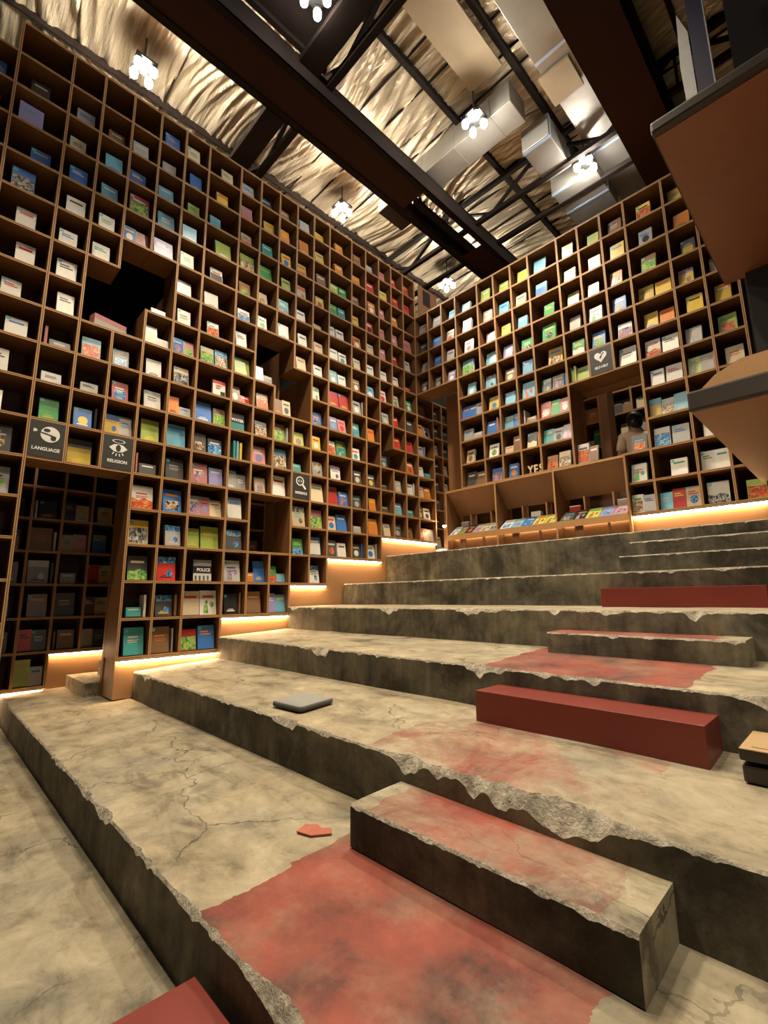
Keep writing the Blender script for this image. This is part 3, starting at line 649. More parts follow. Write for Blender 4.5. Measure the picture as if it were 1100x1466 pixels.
def add_books(F, u0, u1, zb, tokens, where, df=None, clear=H):
    toks = tokens.split(','); n = len(toks); rr = rnd
    ws = []
    for tk in toks:
        if '|' in tk: wd, hg, th = rr.uniform(0.014, 0.026), rr.uniform(0.19, 0.24), 0.14
        elif '_' in tk: wd, hg, th = rr.uniform(0.13, 0.17), rr.uniform(0.085, 0.115), rr.uniform(0.03, 0.07)
        elif '+' in tk: wd, hg, th = rr.uniform(0.175, 0.205), rr.uniform(0.235, 0.27), rr.uniform(0.02, 0.05)
        else: wd, hg, th = rr.uniform(0.138, 0.168), rr.uniform(0.19, 0.23), rr.uniform(0.018, 0.05)
        ws.append([wd, hg, th])
    tot = sum(x[0] for x in ws); avail = (u1-u0)-TH-0.014
    if tot > avail:
        for x in ws: x[0] *= avail/tot
        tot = avail
    gap = min(0.02, (avail-tot)/max(1, n)); left = (avail-tot-gap*(n-1))*rr.uniform(0.15, 0.75); u = u0+TH/2+0.007+left
    d0 = rr.uniform(0.03, 0.075) if df is None else df
    for i, (tk, (wd, hg, th)) in enumerate(zip(toks, ws)):
        spine = '|' in tk
        lean = 0.03 if spine else rr.uniform(0.13, 0.20)
        yaw = 0 if n > 1 or spine else rr.uniform(-0.05, 0.05)
        lift = zb+TH/2+th*math.sin(lean)+0.0015
        M = Matrix.Translation(F @ Vector((u+wd/2, Z(lift) if True else 0, -d0))) @ F.to_3x3().to_4x4() @ Matrix.Rotation(yaw, 4, 'Y') @ Matrix.Rotation(-lean, 4, 'X') @ Matrix.Diagonal((wd, hg, th, 1))
        q = ''
        if n == 2: q = ['left one', 'right one'][i]
        elif n > 2: q = ['leftmost', 'second', 'third', 'rightmost'][i if i < n-1 else 3]
        px = cam_px(M @ Vector((0, 0.6, 0)))
        vis = -60 < px[0] < 1140 and -40 < px[1] < 1500 and px[2] > 0
        SPECS.append(dict(M=M, c=tk[0], fl=tk[1:], where=where, q=q, area=(wd*hg/px[2]**2 if vis else 0), sz=(wd, hg, th)))
        u += wd+gap
def place_words(k, c, side): return '%s shelf from top, %s column, %s bookcase' % (ORD[k], ORD[c], side)
for c, col in LT.items():
    for k, tk in col.items():
        if left_cell(c, k-1): add_books(FL, UL[c], UL[c+1], -k*H, tk, place_words(k, c+2, 'left'))
for c, col in RT.items():
    for k, tk in col.items():
        if right_cell(c, k-1): add_books(FR, UR[c], UR[c+1], -k*H, tk, place_words(k-2, c+1, 'far'))
# colour for column -2 (edge of the frame) and the inner cases
for k in range(2, 17): add_books(FL, UL[-2], UL[-1], -k*H, rnd.choice('wwwecb'), place_words(k, 0, 'left').replace('zeroth column', 'edge column'))
BT = {0: {13:'k', 14:'d*', 15:'n', 16:'c*', 17:'d', 18:'n*'}, 1: {13:'w|,d', 14:'n+,s|', 15:'e+*,d|', 16:'n+', 17:'r,d', 18:'l+,e'},
      2: {13:'d,s', 14:'s,p', 15:'e_', 16:'d+', 17:'n|,n'}, 3: {13:'s', 14:'e*', 15:'r,s', 16:'n,s', 17:'e,d'}}
for c, col in BT.items():
    for k, tk in col.items():
        if back_cell(c, k-1): add_books(FB, UB[c], UB[c+1], -k*H, tk, '%s shelf up, %s column, doorway bookcase' % (ORD[19-k], ORD[c+1]), 0.06)
for k, c, tk in ((13,1,'s|,p*'),(14,1,'s*'),(13,0,'d'),(14,2,'n')): add_books(FM, UM[c], UM[c+1], -k*H, tk, '%s gap shelf beside reference sign, %s column' % (['upper','lower'][k-13], ORD[c+1]), 0.04)
for k, c, tk in ((7,2,'d'),(8,2,'d'),(9,3,'k,y_'),(10,3,'r,d*'),(9,2,'b'),(8,3,'s'),(10,4,'s*')): add_books(FM2, UM2[c], UM2[c+1], -k*H, tk, '%s shelf inside staggered gap, %s column' % (ORD[k-6], ORD[c+1]), 0.04)
for k in range(6, 14):
    for c in range(9): add_books(FP, UP[c], UP[c+1], -k*H, rnd.choice(['d','k','s','w|,d','b','e|,d']), '%s shelf, %s column, corner passage bookcase' % (ORD[k-5], ORD[c+1]), 0.05)
for k, c, tk in ((9,1,'n|,o'),(10,1,'w_,g+'),(11,1,'n'),(9,0,'d'),(10,0,'s')): add_books(FG, UG[c], UG[c+1], -k*H, tk, '%s shelf, %s column, inner bookcase below self-help' % (ORD[k-7], ORD[c+1]), 0.04)
for k, c, tk in ((8,1,'d,n'),(8,2,'s'),(9,1,'s'),(9,2,'e,r'),(10,2,'n'),(10,1,'d'),(9,3,'r'),(8,3,'n')): add_books(FG2, UG2[c], UG2[c+1], -k*H, tk, '%s shelf, %s column, deepest bookcase behind person' % (ORD[k-6], ORD[c+1]), 0.04)
# on the sills of the openings
for F, U, c, k, tk, wh in ((FL, UL, 7, 8, 'v,d_', 'on sill of staggered gap'), (FL, UL, 8, 9, 'n,s*', 'on lower sill of staggered gap'), (FL, UL, 14, 10, 'd*', 'on sill of small gap near corner'),
                           (FR, UR, 8, 11, 'w+*,n', 'on sill below the self-help sign'), (FR, UR, 10, 11, 'd*', 'on sill in front of the person'), (FL, UL, 3, 7, 's_', 'on top of cube inside the high gap')):
    add_books(F, U[c], U[c+1], -k*H, tk, wh)

# unit book parts: 1 wide, 1 high, 1 thick, origin at the lower front edge
def unit(name, boxes, mat):
    b = MB()
    for lo, hi in boxes: b.box(lo, hi)
    return b.mesh(name, mat)
U_COVER = unit('book', [((-0.5,0,-0.07),(0.5,1,0)), ((-0.5,0,-1),(0.5,1,-0.93)), ((-0.5,0,-0.93),(-0.47,1,-0.07))], PAGES)
U_PAGES = unit('pages', [((-0.47,0.012,-0.93),(0.485,0.988,-0.07))], PAGES)
U_STICK = unit('price_sticker', [((-0.46,0.82,0.0),(-0.27,0.95,0.02))], STICK)
U_TITLE = [unit('title', [((-0.34,0.70,0),(0.34,0.80,0.02))], PAGES), unit('title', [((-0.36,0.60,0),(0.30,0.66,0.02)),((-0.36,0.71,0),(0.12,0.77,0.02))], PAGES),
           unit('title', [((-0.30,0.12,0),(0.30,0.17,0.02)),((-0.20,0.21,0),(0.20,0.24,0.02))], PAGES), unit('title', [((-0.30,0.52,0),(0.30,0.55,0.02)),((-0.30,0.45,0),(0.20,0.48,0.02)),((-0.30,0.62,0),(0.24,0.68,0.02))], PAGES)]
def poly_unit(name, polys):
    b = MB()
    for p in polys: b.prism(p, 0.0, 0.022)
    return b.mesh(name, PAGES)
U_PIC = [poly_unit('cover_picture', [circ(0.02, 0.36, 0.27, 16, ry=0.22)]), poly_unit('cover_picture', [[(-0.5,0.0),(0.5,0.0),(0.5,0.34),(0.1,0.46),(-0.2,0.36),(-0.5,0.44)]]),
         poly_unit('cover_picture', [[(-0.36,0.10),(0.36,0.10),(0.36,0.52),(-0.36,0.52)]]), poly_unit('cover_picture', [[(-0.5,0.72),(0.5,0.72),(0.5,1.0),(-0.5,1.0)], circ(0.16, 0.30, 0.16, 12, ry=0.15)]),
         poly_unit('cover_picture', [[(-0.30,0.06),(0.02,0.06),(-0.02,0.40),(-0.24,0.44)], circ(0.22, 0.42, 0.12, 12), circ(-0.1, 0.52, 0.09, 10)])]
U_FULL = poly_unit('cover_picture', [[(-0.47,0.03),(0.47,0.03),(0.47,0.66),(-0.47,0.66)]])
for me in [U_COVER, U_PAGES, U_STICK, U_FULL] + U_TITLE + U_PIC:
    me.materials.clear(); me.materials.append(None)
def ob(me, name, mat, parent=None):
    o = bpy.data.objects.new(name, me); link(o, parent); o.material_slots[0].link = 'OBJECT'; o.material_slots[0].material = mat; return o
CONTRAST = dict(w='bdrktg', s='nrdtb', e='kwsb', d='wsyce', k='wsyo', n='sow', r='wyk', p='wrv', o='wyrk', y='krbow', l='wgky', g='wly', t='wsc', c='wyb', b='wcyo', v='wcp')
SPECS.sort(key=lambda s: -s['area'])
NBOOK = 298
seen = set()
PICW = dict(w='white', s='cream', e='grey', d='dark', k='black', n='brown', r='red', p='pink', o='orange', y='yellow', l='lime', g='green', t='teal', c='azure', b='blue', v='violet')
for i, s in enumerate(SPECS[:NBOOK]):
    rr = random.Random(i*7+3); c = s['c']
    cover = ob(U_COVER, 'book', rr.choice(COVER[c])); cover.matrix_world = s['M']
    ob(U_PAGES, 'pages', PAGES, cover)
    what = '%s book' % CNAME[c]
    if '|' in s['fl']: what = 'thin %s book spine out' % CNAME[c]
    else:
        tcol = rr.choice(CONTRAST[c])
        ob(rr.choice(U_TITLE), 'title', rr.choice(COVER[tcol]), cover)
        if '*' in s['fl']:
            pc = rr.choice(CONTRAST[c]); pm = rr.choice(COVER[pc])
            if rr.random() < 0.7: pm, pc = rr.choice([q for q in PRINTS if q[1] != c])
            ob(rr.choice(U_PIC+[U_FULL]*4), 'cover_picture', pm, cover)
            what = '%s book with %s picture' % (CNAME[c], PICW[pc])
        elif '_' in s['fl']: what = 'low %s book' % CNAME[c]
        elif '+' in s['fl']: what = 'large %s book' % CNAME[c]
        if rr.random() < 0.6 and '_' not in s['fl']: ob(U_STICK, 'price_sticker', STICK, cover)
    lab = '%s, %s%s' % (what, (s['q']+', ') if s['q'] else '', s['where'])
    if lab in seen: lab = lab.replace('book', 'other book', 1)
    seen.add(lab)
    tag(cover, lab, 'book', 'books displayed on the shelves')
# the small far ones together
b = MB(); order = list(BASE); mats = []
for k in order: mats.append(COVER[k][1])
mats.append(PAGES)
for i, s in enumerate(SPECS[NBOOK:]):
    rr = random.Random(i); mi = order.index(s['c']); M = s['M']
    b.box((-0.5,0,-0.07), (0.5,1,0), mi, M); b.box((-0.5,0,-1), (0.5,1,-0.93), mi, M); b.box((-0.5,0,-0.93), (-0.47,1,-0.07), mi, M); b.box((-0.47,0.012,-0.93), (0.485,0.988,-0.07), len(order), M)
    if '|' not in s['fl']:
        b.box((-0.34,0.68,0), (0.34,0.80,0.02), order.index(rr.choice(CONTRAST[s['c']])), M)
        if '*' in s['fl']: b.prism(circ(0, 0.34, 0.28, 12, ry=0.22), 0, 0.022, order.index(rr.choice(CONTRAST[s['c']])), M)
tag(b.build('distant_books', mats), 'small books in the highest and farthest cubes of both bookcases', 'books', kind='stuff')
# lettering on the few covers that can be read
def cover_text(word, F, u, z, d, size, mat, name='cover_lettering'):
    pass

# magazines on the display ledge
mg = [(0, 'wnkese'), (1, 'wcbyl'), (2, 'dklvp')]
for bay, cs in mg:
    a, c = bays[bay]+0.03, bays[bay+1]-0.03; n = len(cs); wd = (c-a)/n*0.97
    ang = math.atan2(0.17, 0.24)
    for i, cc in enumerate(cs):
        x = a+(c-a)*(i+0.5)/n
        M = Matrix.Translation((x, 0.016, Z(-4.662))) @ FR.to_3x3().to_4x4() @ Matrix.Rotation(-(math.pi/2-ang), 4, 'X') @ Matrix.Diagonal((wd, 0.245, 0.008, 1))
        o = ob(U_COVER, 'magazine', COVER[cc][1]); o.matrix_world = M @ Matrix.Translation((0, 0, 1.2))
        ob(U_PAGES, 'pages', PAGES, o); ob(U_TITLE[0], 'title', COVER[rnd.choice(CONTRAST[cc])][1], o); ob(U_PIC[rnd.choice((0,2,4))], 'cover_picture', rnd.choice(PRINTS)[0], o)
        tag(o, '%s magazine, %s from left in %s bay of the magazine display' % (CNAME[cc], ORD[i+1], ['left','middle','right'][bay]), 'magazine', 'magazines on the sloping ledge')
# books in the small cubbies above the ledge
for bay, k, cc in ((0, 0.14, 'e'), (2, 0.13, 'r'), (2, 0.85, 'e'), (1, 0.52, 'w')):
    a, c = bays[bay]+0.02, bays[bay+1]-0.02; x = a+(c-a)*k
    b = MB(); b.box((x-0.07, 0.28, Z(-4.514)), (x+0.07, 0.36, Z(-4.44))); b.box((x-0.068, 0.282, Z(-4.44)), (x+0.068, 0.36, Z(-4.425)), 1)
    tag(b.build('book_stack', [COVER[cc][1], PAGES]), 'small %s book stack in a cubby of the %s magazine bay' % (CNAME[cc], ['left','middle','right'][bay]) + (' right end' if k > 0.8 else ''), 'books')

# readable covers and letters
def big_cover(F, u, k, wd, hg, base, parts, label, words=()):
    M = Matrix.Translation(F @ Vector((u, Z(-k*H)+TH/2+0.004, -0.055))) @ F.to_3x3().to_4x4() @ Matrix.Rotation(-0.10, 4, 'X')
    root = empty('book'); root.matrix_world = M; tag(root, label, 'book', 'books displayed on the shelves')
    b = MB(); b.box((-wd/2, 0, -0.004), (wd/2, hg, 0)); b.box((-wd/2, 0, -0.03), (wd/2, hg, -0.026)); b.box((-wd/2, 0, -0.026), (-wd/2+0.004, hg, -0.004)); b.build('cover', base, root)
    b = MB(); b.box((-wd/2+0.004, 0.003, -0.026), (wd/2-0.003, hg-0.003, -0.004)); b.build('pages', PAGES, root)
    for nm, lo, hi, mt in parts:
        b = MB(); b.box((lo[0], lo[1], 0), (hi[0], hi[1], 0.0012)); b.build(nm, mt, root)
    for wtxt, x, y, s, mt, sq in words:
        text_part('lettering', wtxt, s, mt, root, (x, y, 0.0022), (sq, 1, 0.4))
    return root
big_cover(FL, (UL[5]+UL[6])/2+0.01, 15, 0.205, 0.235, COVER['k'][1], [('cover_photo', (-0.10,0.165), (0.10,0.232), COVER['e'][1]), ('cover_photo', (-0.10,0.004), (0.10,0.085), COVER['w'][0]), ('price_sticker', (-0.098,0.19), (-0.07,0.225), STICK)] +
          [('figure', (-0.085+0.045*i, 0.006), (-0.062+0.045*i, 0.06), COVER['d'][1]) for i in range(4)],
          'book titled POLICE with grey photographs, beside the lowest light strip', [('POLICE', 0.012, 0.108, 0.048, SIGNW, 0.95)])
big_cover(FL, (UL[5]+UL[6])/2+0.09, 9, 0.155, 0.205, COVER['w'][1], [('red_band', (-0.077,0.165), (0.077,0.203), COVER['r'][1]), ('portrait', (0.015,0.008), (0.070,0.075), COVER['k'][1])],
          'white book titled NEW SAY with red band and small portrait', [('NEW', -0.005, 0.128, 0.034, COVER['r'][0], 1.0), ('SAY', -0.01, 0.096, 0.034, COVER['r'][0], 1.0)])
big_cover(FL, (UL[6]+UL[7])/2-0.02, 10, 0.175, 0.225, COVER['k'][2], [('cover_photo', (-0.085,0.005), (0.085,0.10), COVER['t'][0])], 'dark teal book titled WATER in the middle of the long bookcase', [('WATER', 0.0, 0.122, 0.048, SIGNW, 0.95)])
o = empty('letter_ornament'); o.matrix_world = Matrix.Translation(FR @ Vector(((UR[6]+UR[7])/2+0.02, Z(-11*H)+TH/2+0.001, -0.07))) @ FR.to_3x3().to_4x4()
tag(o, 'cream standing letters spelling YES in far bookcase', 'ornament')
for i, ch in enumerate('YES'):
    me = text_polys(ch, 0.17); me.materials.clear(); me.materials.append(COVER['s'][2])
    q = link(bpy.data.objects.new('letter', me), o); q.location = ((i-1)*0.078, 0.0, 0); q.scale = (0.68, 1, 9)
# lilac box lying on the sill of the big dark gap
b = MB(); M = Matrix.Translation(FL @ Vector((-4.66, Z(-8*H)+TH/2+0.001, -0.06))) @ FL.to_3x3().to_4x4() @ Matrix.Rotation(0.25, 4, 'Y')
b.box((-0.16, 0, -0.10), (0.16, 0.125, 0), 0, M); b.box((-0.161, 0.0, 0.0), (0.161, 0.07, 0.002), 1, M)
tag(b.build('picture_box', [COVER['p'][0], COVER['e'][1]]), 'pink and grey box lying on the sill of the big dark gap', 'box')

# ------------------------------------------------------------------ cushion, tray table
def rounded_slab(name, w_, d_, h_, r, mats, parent=None, puff=0.0):
    bm = bmesh.new(); n = 6; pts = []
    for cx, cy, a0 in ((w_/2-r, d_/2-r, 0), (-w_/2+r, d_/2-r, math.pi/2), (-w_/2+r, -d_/2+r, math.pi), (w_/2-r, -d_/2+r, 1.5*math.pi)):
        for i in range(n+1):
            a = a0+math.pi/2*i/n; pts.append((cx+r*math.cos(a), cy+r*math.sin(a)))
    prof = [(0.0, 0.94), (h_*0.18, 1.0), (h_*0.7, 1.0), (h_, 0.95), (h_+puff, 0.5)]
    rings = [[bm.verts.new((x*s, y*s, z)) for x, y in pts] for z, s in prof]
    N = len(pts)
    for k in range(len(rings)-1):
        for i in range(N):
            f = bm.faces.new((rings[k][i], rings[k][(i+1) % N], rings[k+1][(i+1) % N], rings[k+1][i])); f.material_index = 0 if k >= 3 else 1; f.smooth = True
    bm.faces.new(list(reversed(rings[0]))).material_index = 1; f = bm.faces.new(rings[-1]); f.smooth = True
    me = bpy.data.meshes.new(name); bm.to_mesh(me); bm.free()
    for mt in mats: me.materials.append(mt)
    return link(bpy.data.objects.new(name, me), parent)
cu = rounded_slab('seat_cushion', 0.30, 0.27, 0.030, 0.035, [CUSH, CUSHD], None, 0.006)
cu.location = (2.46, -3.965, Z(-6.228)); cu.rotation_euler = (0.05, 0, 0.06)
tag(cu, 'flat grey square seat cushion lying on the pale terrace', 'cushion')
tt = empty('tray_table', (4.64, -3.66, Z(-6.222))); tag(tt, 'low dark wooden tray table at the right edge, beside the red box', 'table')
def tp(name, lo, hi, mat, bev=0.004):
    b = MB(); b.box(lo, hi); return b.build(name, mat, tt, bev)
tp('lower_tray', (0.0, 0.0, 0.006), (0.75, 0.285, 0.062), DWOOD, 0.008); tp('spacer', (0.05, 0.05, 0.062), (0.70, 0.24, 0.076), DWOOD)
tp('upper_tray', (-0.004, -0.004, 0.076), (0.754, 0.289, 0.112), DWOOD, 0.008); tp('rim', (-0.002, -0.002, 0.112), (0.752, 0.287, 0.117), TWOOD, 0.002); tp('top', (0.03, 0.03, 0.117), (0.72, 0.26, 0.120), TWOOD, 0.001)

# ------------------------------------------------------------------ overhanging loft on the right
LF = empty('loft', (0, 0, 0)); tag(LF, 'wooden two-storey loft overhanging from the right edge', 'loft')
def lf(name, lo, hi, mat, bev=0.0):
    b = MB(); b.box((lo[0], lo[1], Z(lo[2])), (hi[0], hi[1], Z(hi[2]))); return b.build(name, mat, LF, bev)
lf('lower_soffit', (4.475, -2.83, -4.60), (6.95, -0.48, -4.585), SOFFIT); lf('lower_edge_band', (4.468, -2.87, -4.602), (6.95, -2.83, -4.49), BAND, 0.012); lf('lower_side_band', (4.468, -2.83, -4.585), (4.49, -0.48, -4.50), BAND)
lf('lower_deck', (4.49, -2.83, -4.585), (6.95, -0.48, -4.50), BAND)
b = MB(); b.prism([(4.52, Z(-4.49)), (6.9, Z(-4.49)), (6.9, Z(-4.34)), (4.72, Z(-4.37)), (4.60, Z(-4.42))], 2.80, 2.83, 0, Matrix(((1,0,0,0),(0,0,-1,0),(0,1,0,0),(0,0,0,1)))); b.build('guard_board', EDGE, LF)
lf('black_wall', (4.60, -0.55, -4.96), (6.95, -0.48, -2.0), DARK)
lf('upper_soffit', (4.515, -3.03, -3.00), (6.95, -1.15, -2.985), REDBROWN); lf('upper_edge_band', (4.505, -3.08, -3.002), (6.95, -3.03, -2.93), BAND, 0.014); lf('upper_side_band', (4.505, -3.03, -2.985), (4.53, -1.15, -2.935), BAND)
lf('upper_deck', (4.53, -3.03, -2.985), (6.95, -1.15, -2.935), BAND)
lf('black_screen', (4.66, -1.22, -4.5), (6.95, -1.15, -3.0), DARK)
lf('upper_wall', (4.86, -2.2, -2.93), (6.95, -2.15, 0.6), DARK)
lf('rear_post', (6.7, -2.9, -5.93), (6.9, -2.7, -2.98), STEEL)
# things stored on top
b = MB(); b.prism([(4.62, Z(-2.93)), (4.67, Z(-2.93)), (4.665, Z(-1.75)), (4.615, Z(-1.55)), (4.595, Z(-2.0))], 2.38, 2.40, 0, Matrix(((1,0,0,0),(0,0,-1,0),(0,1,0,0),(0,0,0,1))))
tag(b.build('paper_roll', plain('white_board', (0.62,0.62,0.62), 0.6)), 'tall white sheet standing on top of the loft', 'sheet')
b = MB(); b.box((4.675, -2.42, Z(-2.93)), (4.765, -2.39, Z(-1.4))); b.box((4.765, -2.43, Z(-2.93)), (4.772, -2.39, Z(-1.2)), 1)
tag(b.build('navy_panel', [plain('navy', (0.03,0.03,0.075), 0.5), plain('silver_edge', (0.5,0.5,0.5), 0.4)]), 'dark navy panel with thin silver edge on top of the loft', 'panel')

# ------------------------------------------------------------------ roof: foil ceiling, beams, trusses, ducts, lamps
CE = empty('ceiling', (0, 0, 0)); tag(CE, kind='structure')
ZC = 1.30
xs = [-2.2, -0.95, 0.45, 1.75, 2.95, 4.3, 5.6, 7.0]; ys = [-8.9, -7.1, -5.2, -4.1, -2.6, -1.2, 0.3, 1.9, 3.6]
for i in range(len(xs)-1):
    for j in range(len(ys)-1):
        near = xs[i] < 4.4 and ys[j+1] > -5.3
        nx, ny = (22, 96) if near else (6, 12); b = MB()
        for a in range(nx+1):
            for c in range(ny+1):
                x = xs[i]+(xs[i+1]-xs[i])*a/nx; y = ys[j]+(ys[j+1]-ys[j])*c/ny
                fan = y*7.5+1.3*math.sin(x*1.7+j)+0.6*x*((i % 3)-1)
                wv = (1-abs(nz(x*0.55, fan, i*3.1)))**4*0.07 + (1-abs(nz(x*1.1, fan*2.3+4, j*1.7)))**3*0.030 + 0.025*nz(x*1.5, y*1.6, j*2.0)
                b.v.append((x, y, Z(ZC-wv)))
        for a in range(nx):
            for c in range(ny):
                q = a*(ny+1)+c; b.f.append((q, q+1, q+ny+2, q+ny+1)); b.m.append(0); b.smooth.append(True)
        b.build('foil_sheet', FOIL, CE)
b = MB(); b.box((-2.2, -8.9, Z(ZC+0.12)), (7.0, 3.6, Z(ZC+0.16))); b.build('roof_deck', DARK, CE)
for x, w_ in ((-0.95, 0.03), (1.75, 0.07), (2.72, 0.08), (3.20, 0.07), (4.3, 0.05)):
    b = MB(); b.bar((x, -8.8, Z(ZC-0.10)), (x, 3.55, Z(ZC-0.10)), w_, 0.10); b.build('purlin', STEEL, CE)
for y in (-4.1, -2.05, -1.62, -0.95, 0.55, 1.25, 1.9):
    b = MB(); b.bar((-2.1, y, Z(ZC-0.055)), (6.9, y, Z(ZC-0.055)), 0.022, 0.02); b.build('batten', STEEL, CE)

def channel(b, x, side, y0, y1, z0, h, fl, t=0.012):
    """C-channel along y: web at x, flanges pointing to side"""
    b.box((min(x, x+side*t), y0, Z(z0)), (max(x, x+side*t), y1, Z(z0+h)))
    for zz in (z0, z0+h-t): b.box((min(x, x+side*fl), y0, Z(zz)), (max(x, x+side*fl), y1, Z(zz+t)))
TB = empty('twin_beam', (0, 0, 0)); tag(TB, 'massive dark twin steel beam running diagonally across the ceiling', 'beam')
b = MB(); channel(b, 0.60, 1, -8.8, 3.5, 0.40, 0.28, 0.09); b.build('channel', STEEL, TB)
b = MB(); channel(b, 1.20, -1, -8.8, 3.5, 0.40, 0.28, 0.09); b.build('channel', STEEL, TB)
b = MB(); b.box((0.613, -8.8, Z(0.415)), (1.187, -1.0, Z(0.43))); b.build('infill_board', STEELRED, TB)
b = MB(); b.box((0.613, 0.55, Z(0.415)), (1.187, 1.6, Z(0.43))); b.build('infill_board', STEELRED, TB)
b = MB(); b.box((0.86, -0.95, Z(0.43)), (0.94, 1.4, Z(0.50))); b.build('centre_bar', STEEL, TB)
RBM = empty('red_beam', (0, 0, 0)); tag(RBM, 'broad maroon steel beam at upper right of the ceiling', 'beam')
b = MB(); b.box((3.50, -8.8, Z(0.40)), (4.04, 3.5, Z(0.43))); b.build('lower_flange', STEELRED, RBM)
b = MB(); b.box((3.755, -8.8, Z(0.43)), (3.785, 3.5, Z(0.98))); b.build('web', STEELRED, RBM)
b = MB(); b.box((3.50, -8.8, Z(0.98)), (4.04, 3.5, Z(1.01))); b.build('upper_flange', STEELRED, RBM)
def truss(label, y, z0, z1, x0, x1, n, w_=0.075, dbl=0.0):
    T = empty('roof_truss', (0, 0, 0)); tag(T, label, 'truss', 'roof trusses')
    b = MB(); b.bar((x0, y, Z(z0)), (x1, y, Z(z0)), w_, w_); b.build('bottom_chord', STEEL, T)
    b = MB(); b.bar((x0, y, Z(z1)), (x1, y, Z(z1)), w_, w_); b.build('top_chord', STEEL, T)
    if dbl:
        b = MB(); b.bar((x0, y+dbl, Z(z0+0.02)), (x1, y+dbl, Z(z0+0.02)), w_*(3.2 if dbl < 0 else 1.1), w_); b.build('tie_bar', STEEL, T)
    for i in range(n):
        a = x0+(x1-x0)*i/n; c = x0+(x1-x0)*(i+1)/n; mdl = (a+c)/2
        b = MB(); b.bar((a, y, Z(z0)), (mdl, y, Z(z1)), w_*0.7, w_*0.55); b.build('diagonal', STEEL, T)
        b = MB(); b.bar((mdl, y, Z(z1)), (c, y, Z(z0)), w_*0.7, w_*0.55); b.build('diagonal', STEEL, T)
        b = MB(); b.bar((mdl, y, Z(z0)), (mdl, y, Z(z1)), w_*0.45, w_*0.45); b.build('strut', STEEL, T)
truss('dark roof truss crossing above the beam near the top of the photo', -2.86, 0.60, 1.12, -2.1, 6.9, 5, 0.085, -0.30)
truss('dark roof truss crossing above the corner of both bookcases', 0.27, 0.60, 1.12, -2.1, 6.9, 5, 0.07, 0.66)
truss('dark roof truss above the camera, behind the nearest lamps', -6.9, 0.60, 1.12, -2.1, 6.9, 4, 0.085)
b = MB(); b.box((1.22, -4.7, Z(0.74)), (2.08, -2.95, Z(0.80))); b.box((1.22, -4.7, Z(0.68)), (1.28, -2.95, Z(0.74))); b.box((2.02, -4.7, Z(0.68)), (2.08, -2.95, Z(0.74)))  # plate added to darken this area and block light to the foil
tag(b.build('light_block_plate', STEEL), 'added dark plate blocking lamp light above the beam at the top edge of the photo', 'plate')
# ducts
def duct(label, lo, hi, tapes=(), axis=0):
    D = empty('air_duct', (0, 0, 0)); tag(D, label, 'duct', 'galvanised air ducts')
    b = MB(); b.box((lo[0], lo[1], Z(lo[2])), (hi[0], hi[1], Z(hi[2]))); b.build('duct_body', DUCT, D, 0.01)
    for q in tapes:
        l2, h2 = list(lo), list(hi); l2[axis] = q-0.02; h2[axis] = q+0.02
        for k in range(3):
            if k != axis: l2[k] -= 0.004; h2[k] += 0.004
        b = MB(); b.box((l2[0], l2[1], Z(l2[2])), (h2[0], h2[1], Z(h2[2]))); b.build('joint_tape', TAPE if axis == 1 else DUCT, D)
duct('long silver air duct below the foil, left of the ceiling lamp cluster', (0.95, -1.02, 0.72), (2.62, -0.62, 1.05), (1.1, 1.7, 2.3), 0)
duct('short bright duct box beside the right ceiling lamp', (2.40, -0.34, 0.60), (2.80, 0.36, 0.95), (-0.30,), 1)
duct('pale duct box directly above the far bookcase', (2.36, 0.62, 0.60), (3.02, 1.6, 0.95), (0.66, 1.18), 1)
duct('dark grey duct running beside the maroon beam', (3.02, -3.8, 0.80), (3.42, 3.4, 1.10), (-1.1, 0.6), 1)
b = MB(); b.box((2.20, -4.6, Z(1.02)), (2.66, -1.25, Z(1.06))); tag(b.build('ceiling_board', BOARD), 'pale tan board along the ceiling beside the top purlin', 'board')
b = MB(); b.box((2.98, -0.95, Z(0.74)), (3.36, -0.50, Z(0.78))); tag(b.build('ceiling_board', BOARD), 'small tan board beside the maroon beam', 'board')
b = MB(); b.box((0.24, -1.10, Z(0.585)), (0.56, -0.55, Z(0.60)), 1); b.box((0.24, -1.10, Z(0.60)), (0.56, -0.55, Z(0.82)))
tag(b.build('vent_box', [DUCT, DARK]), 'small vent box hanging left of the twin beam', 'vent')

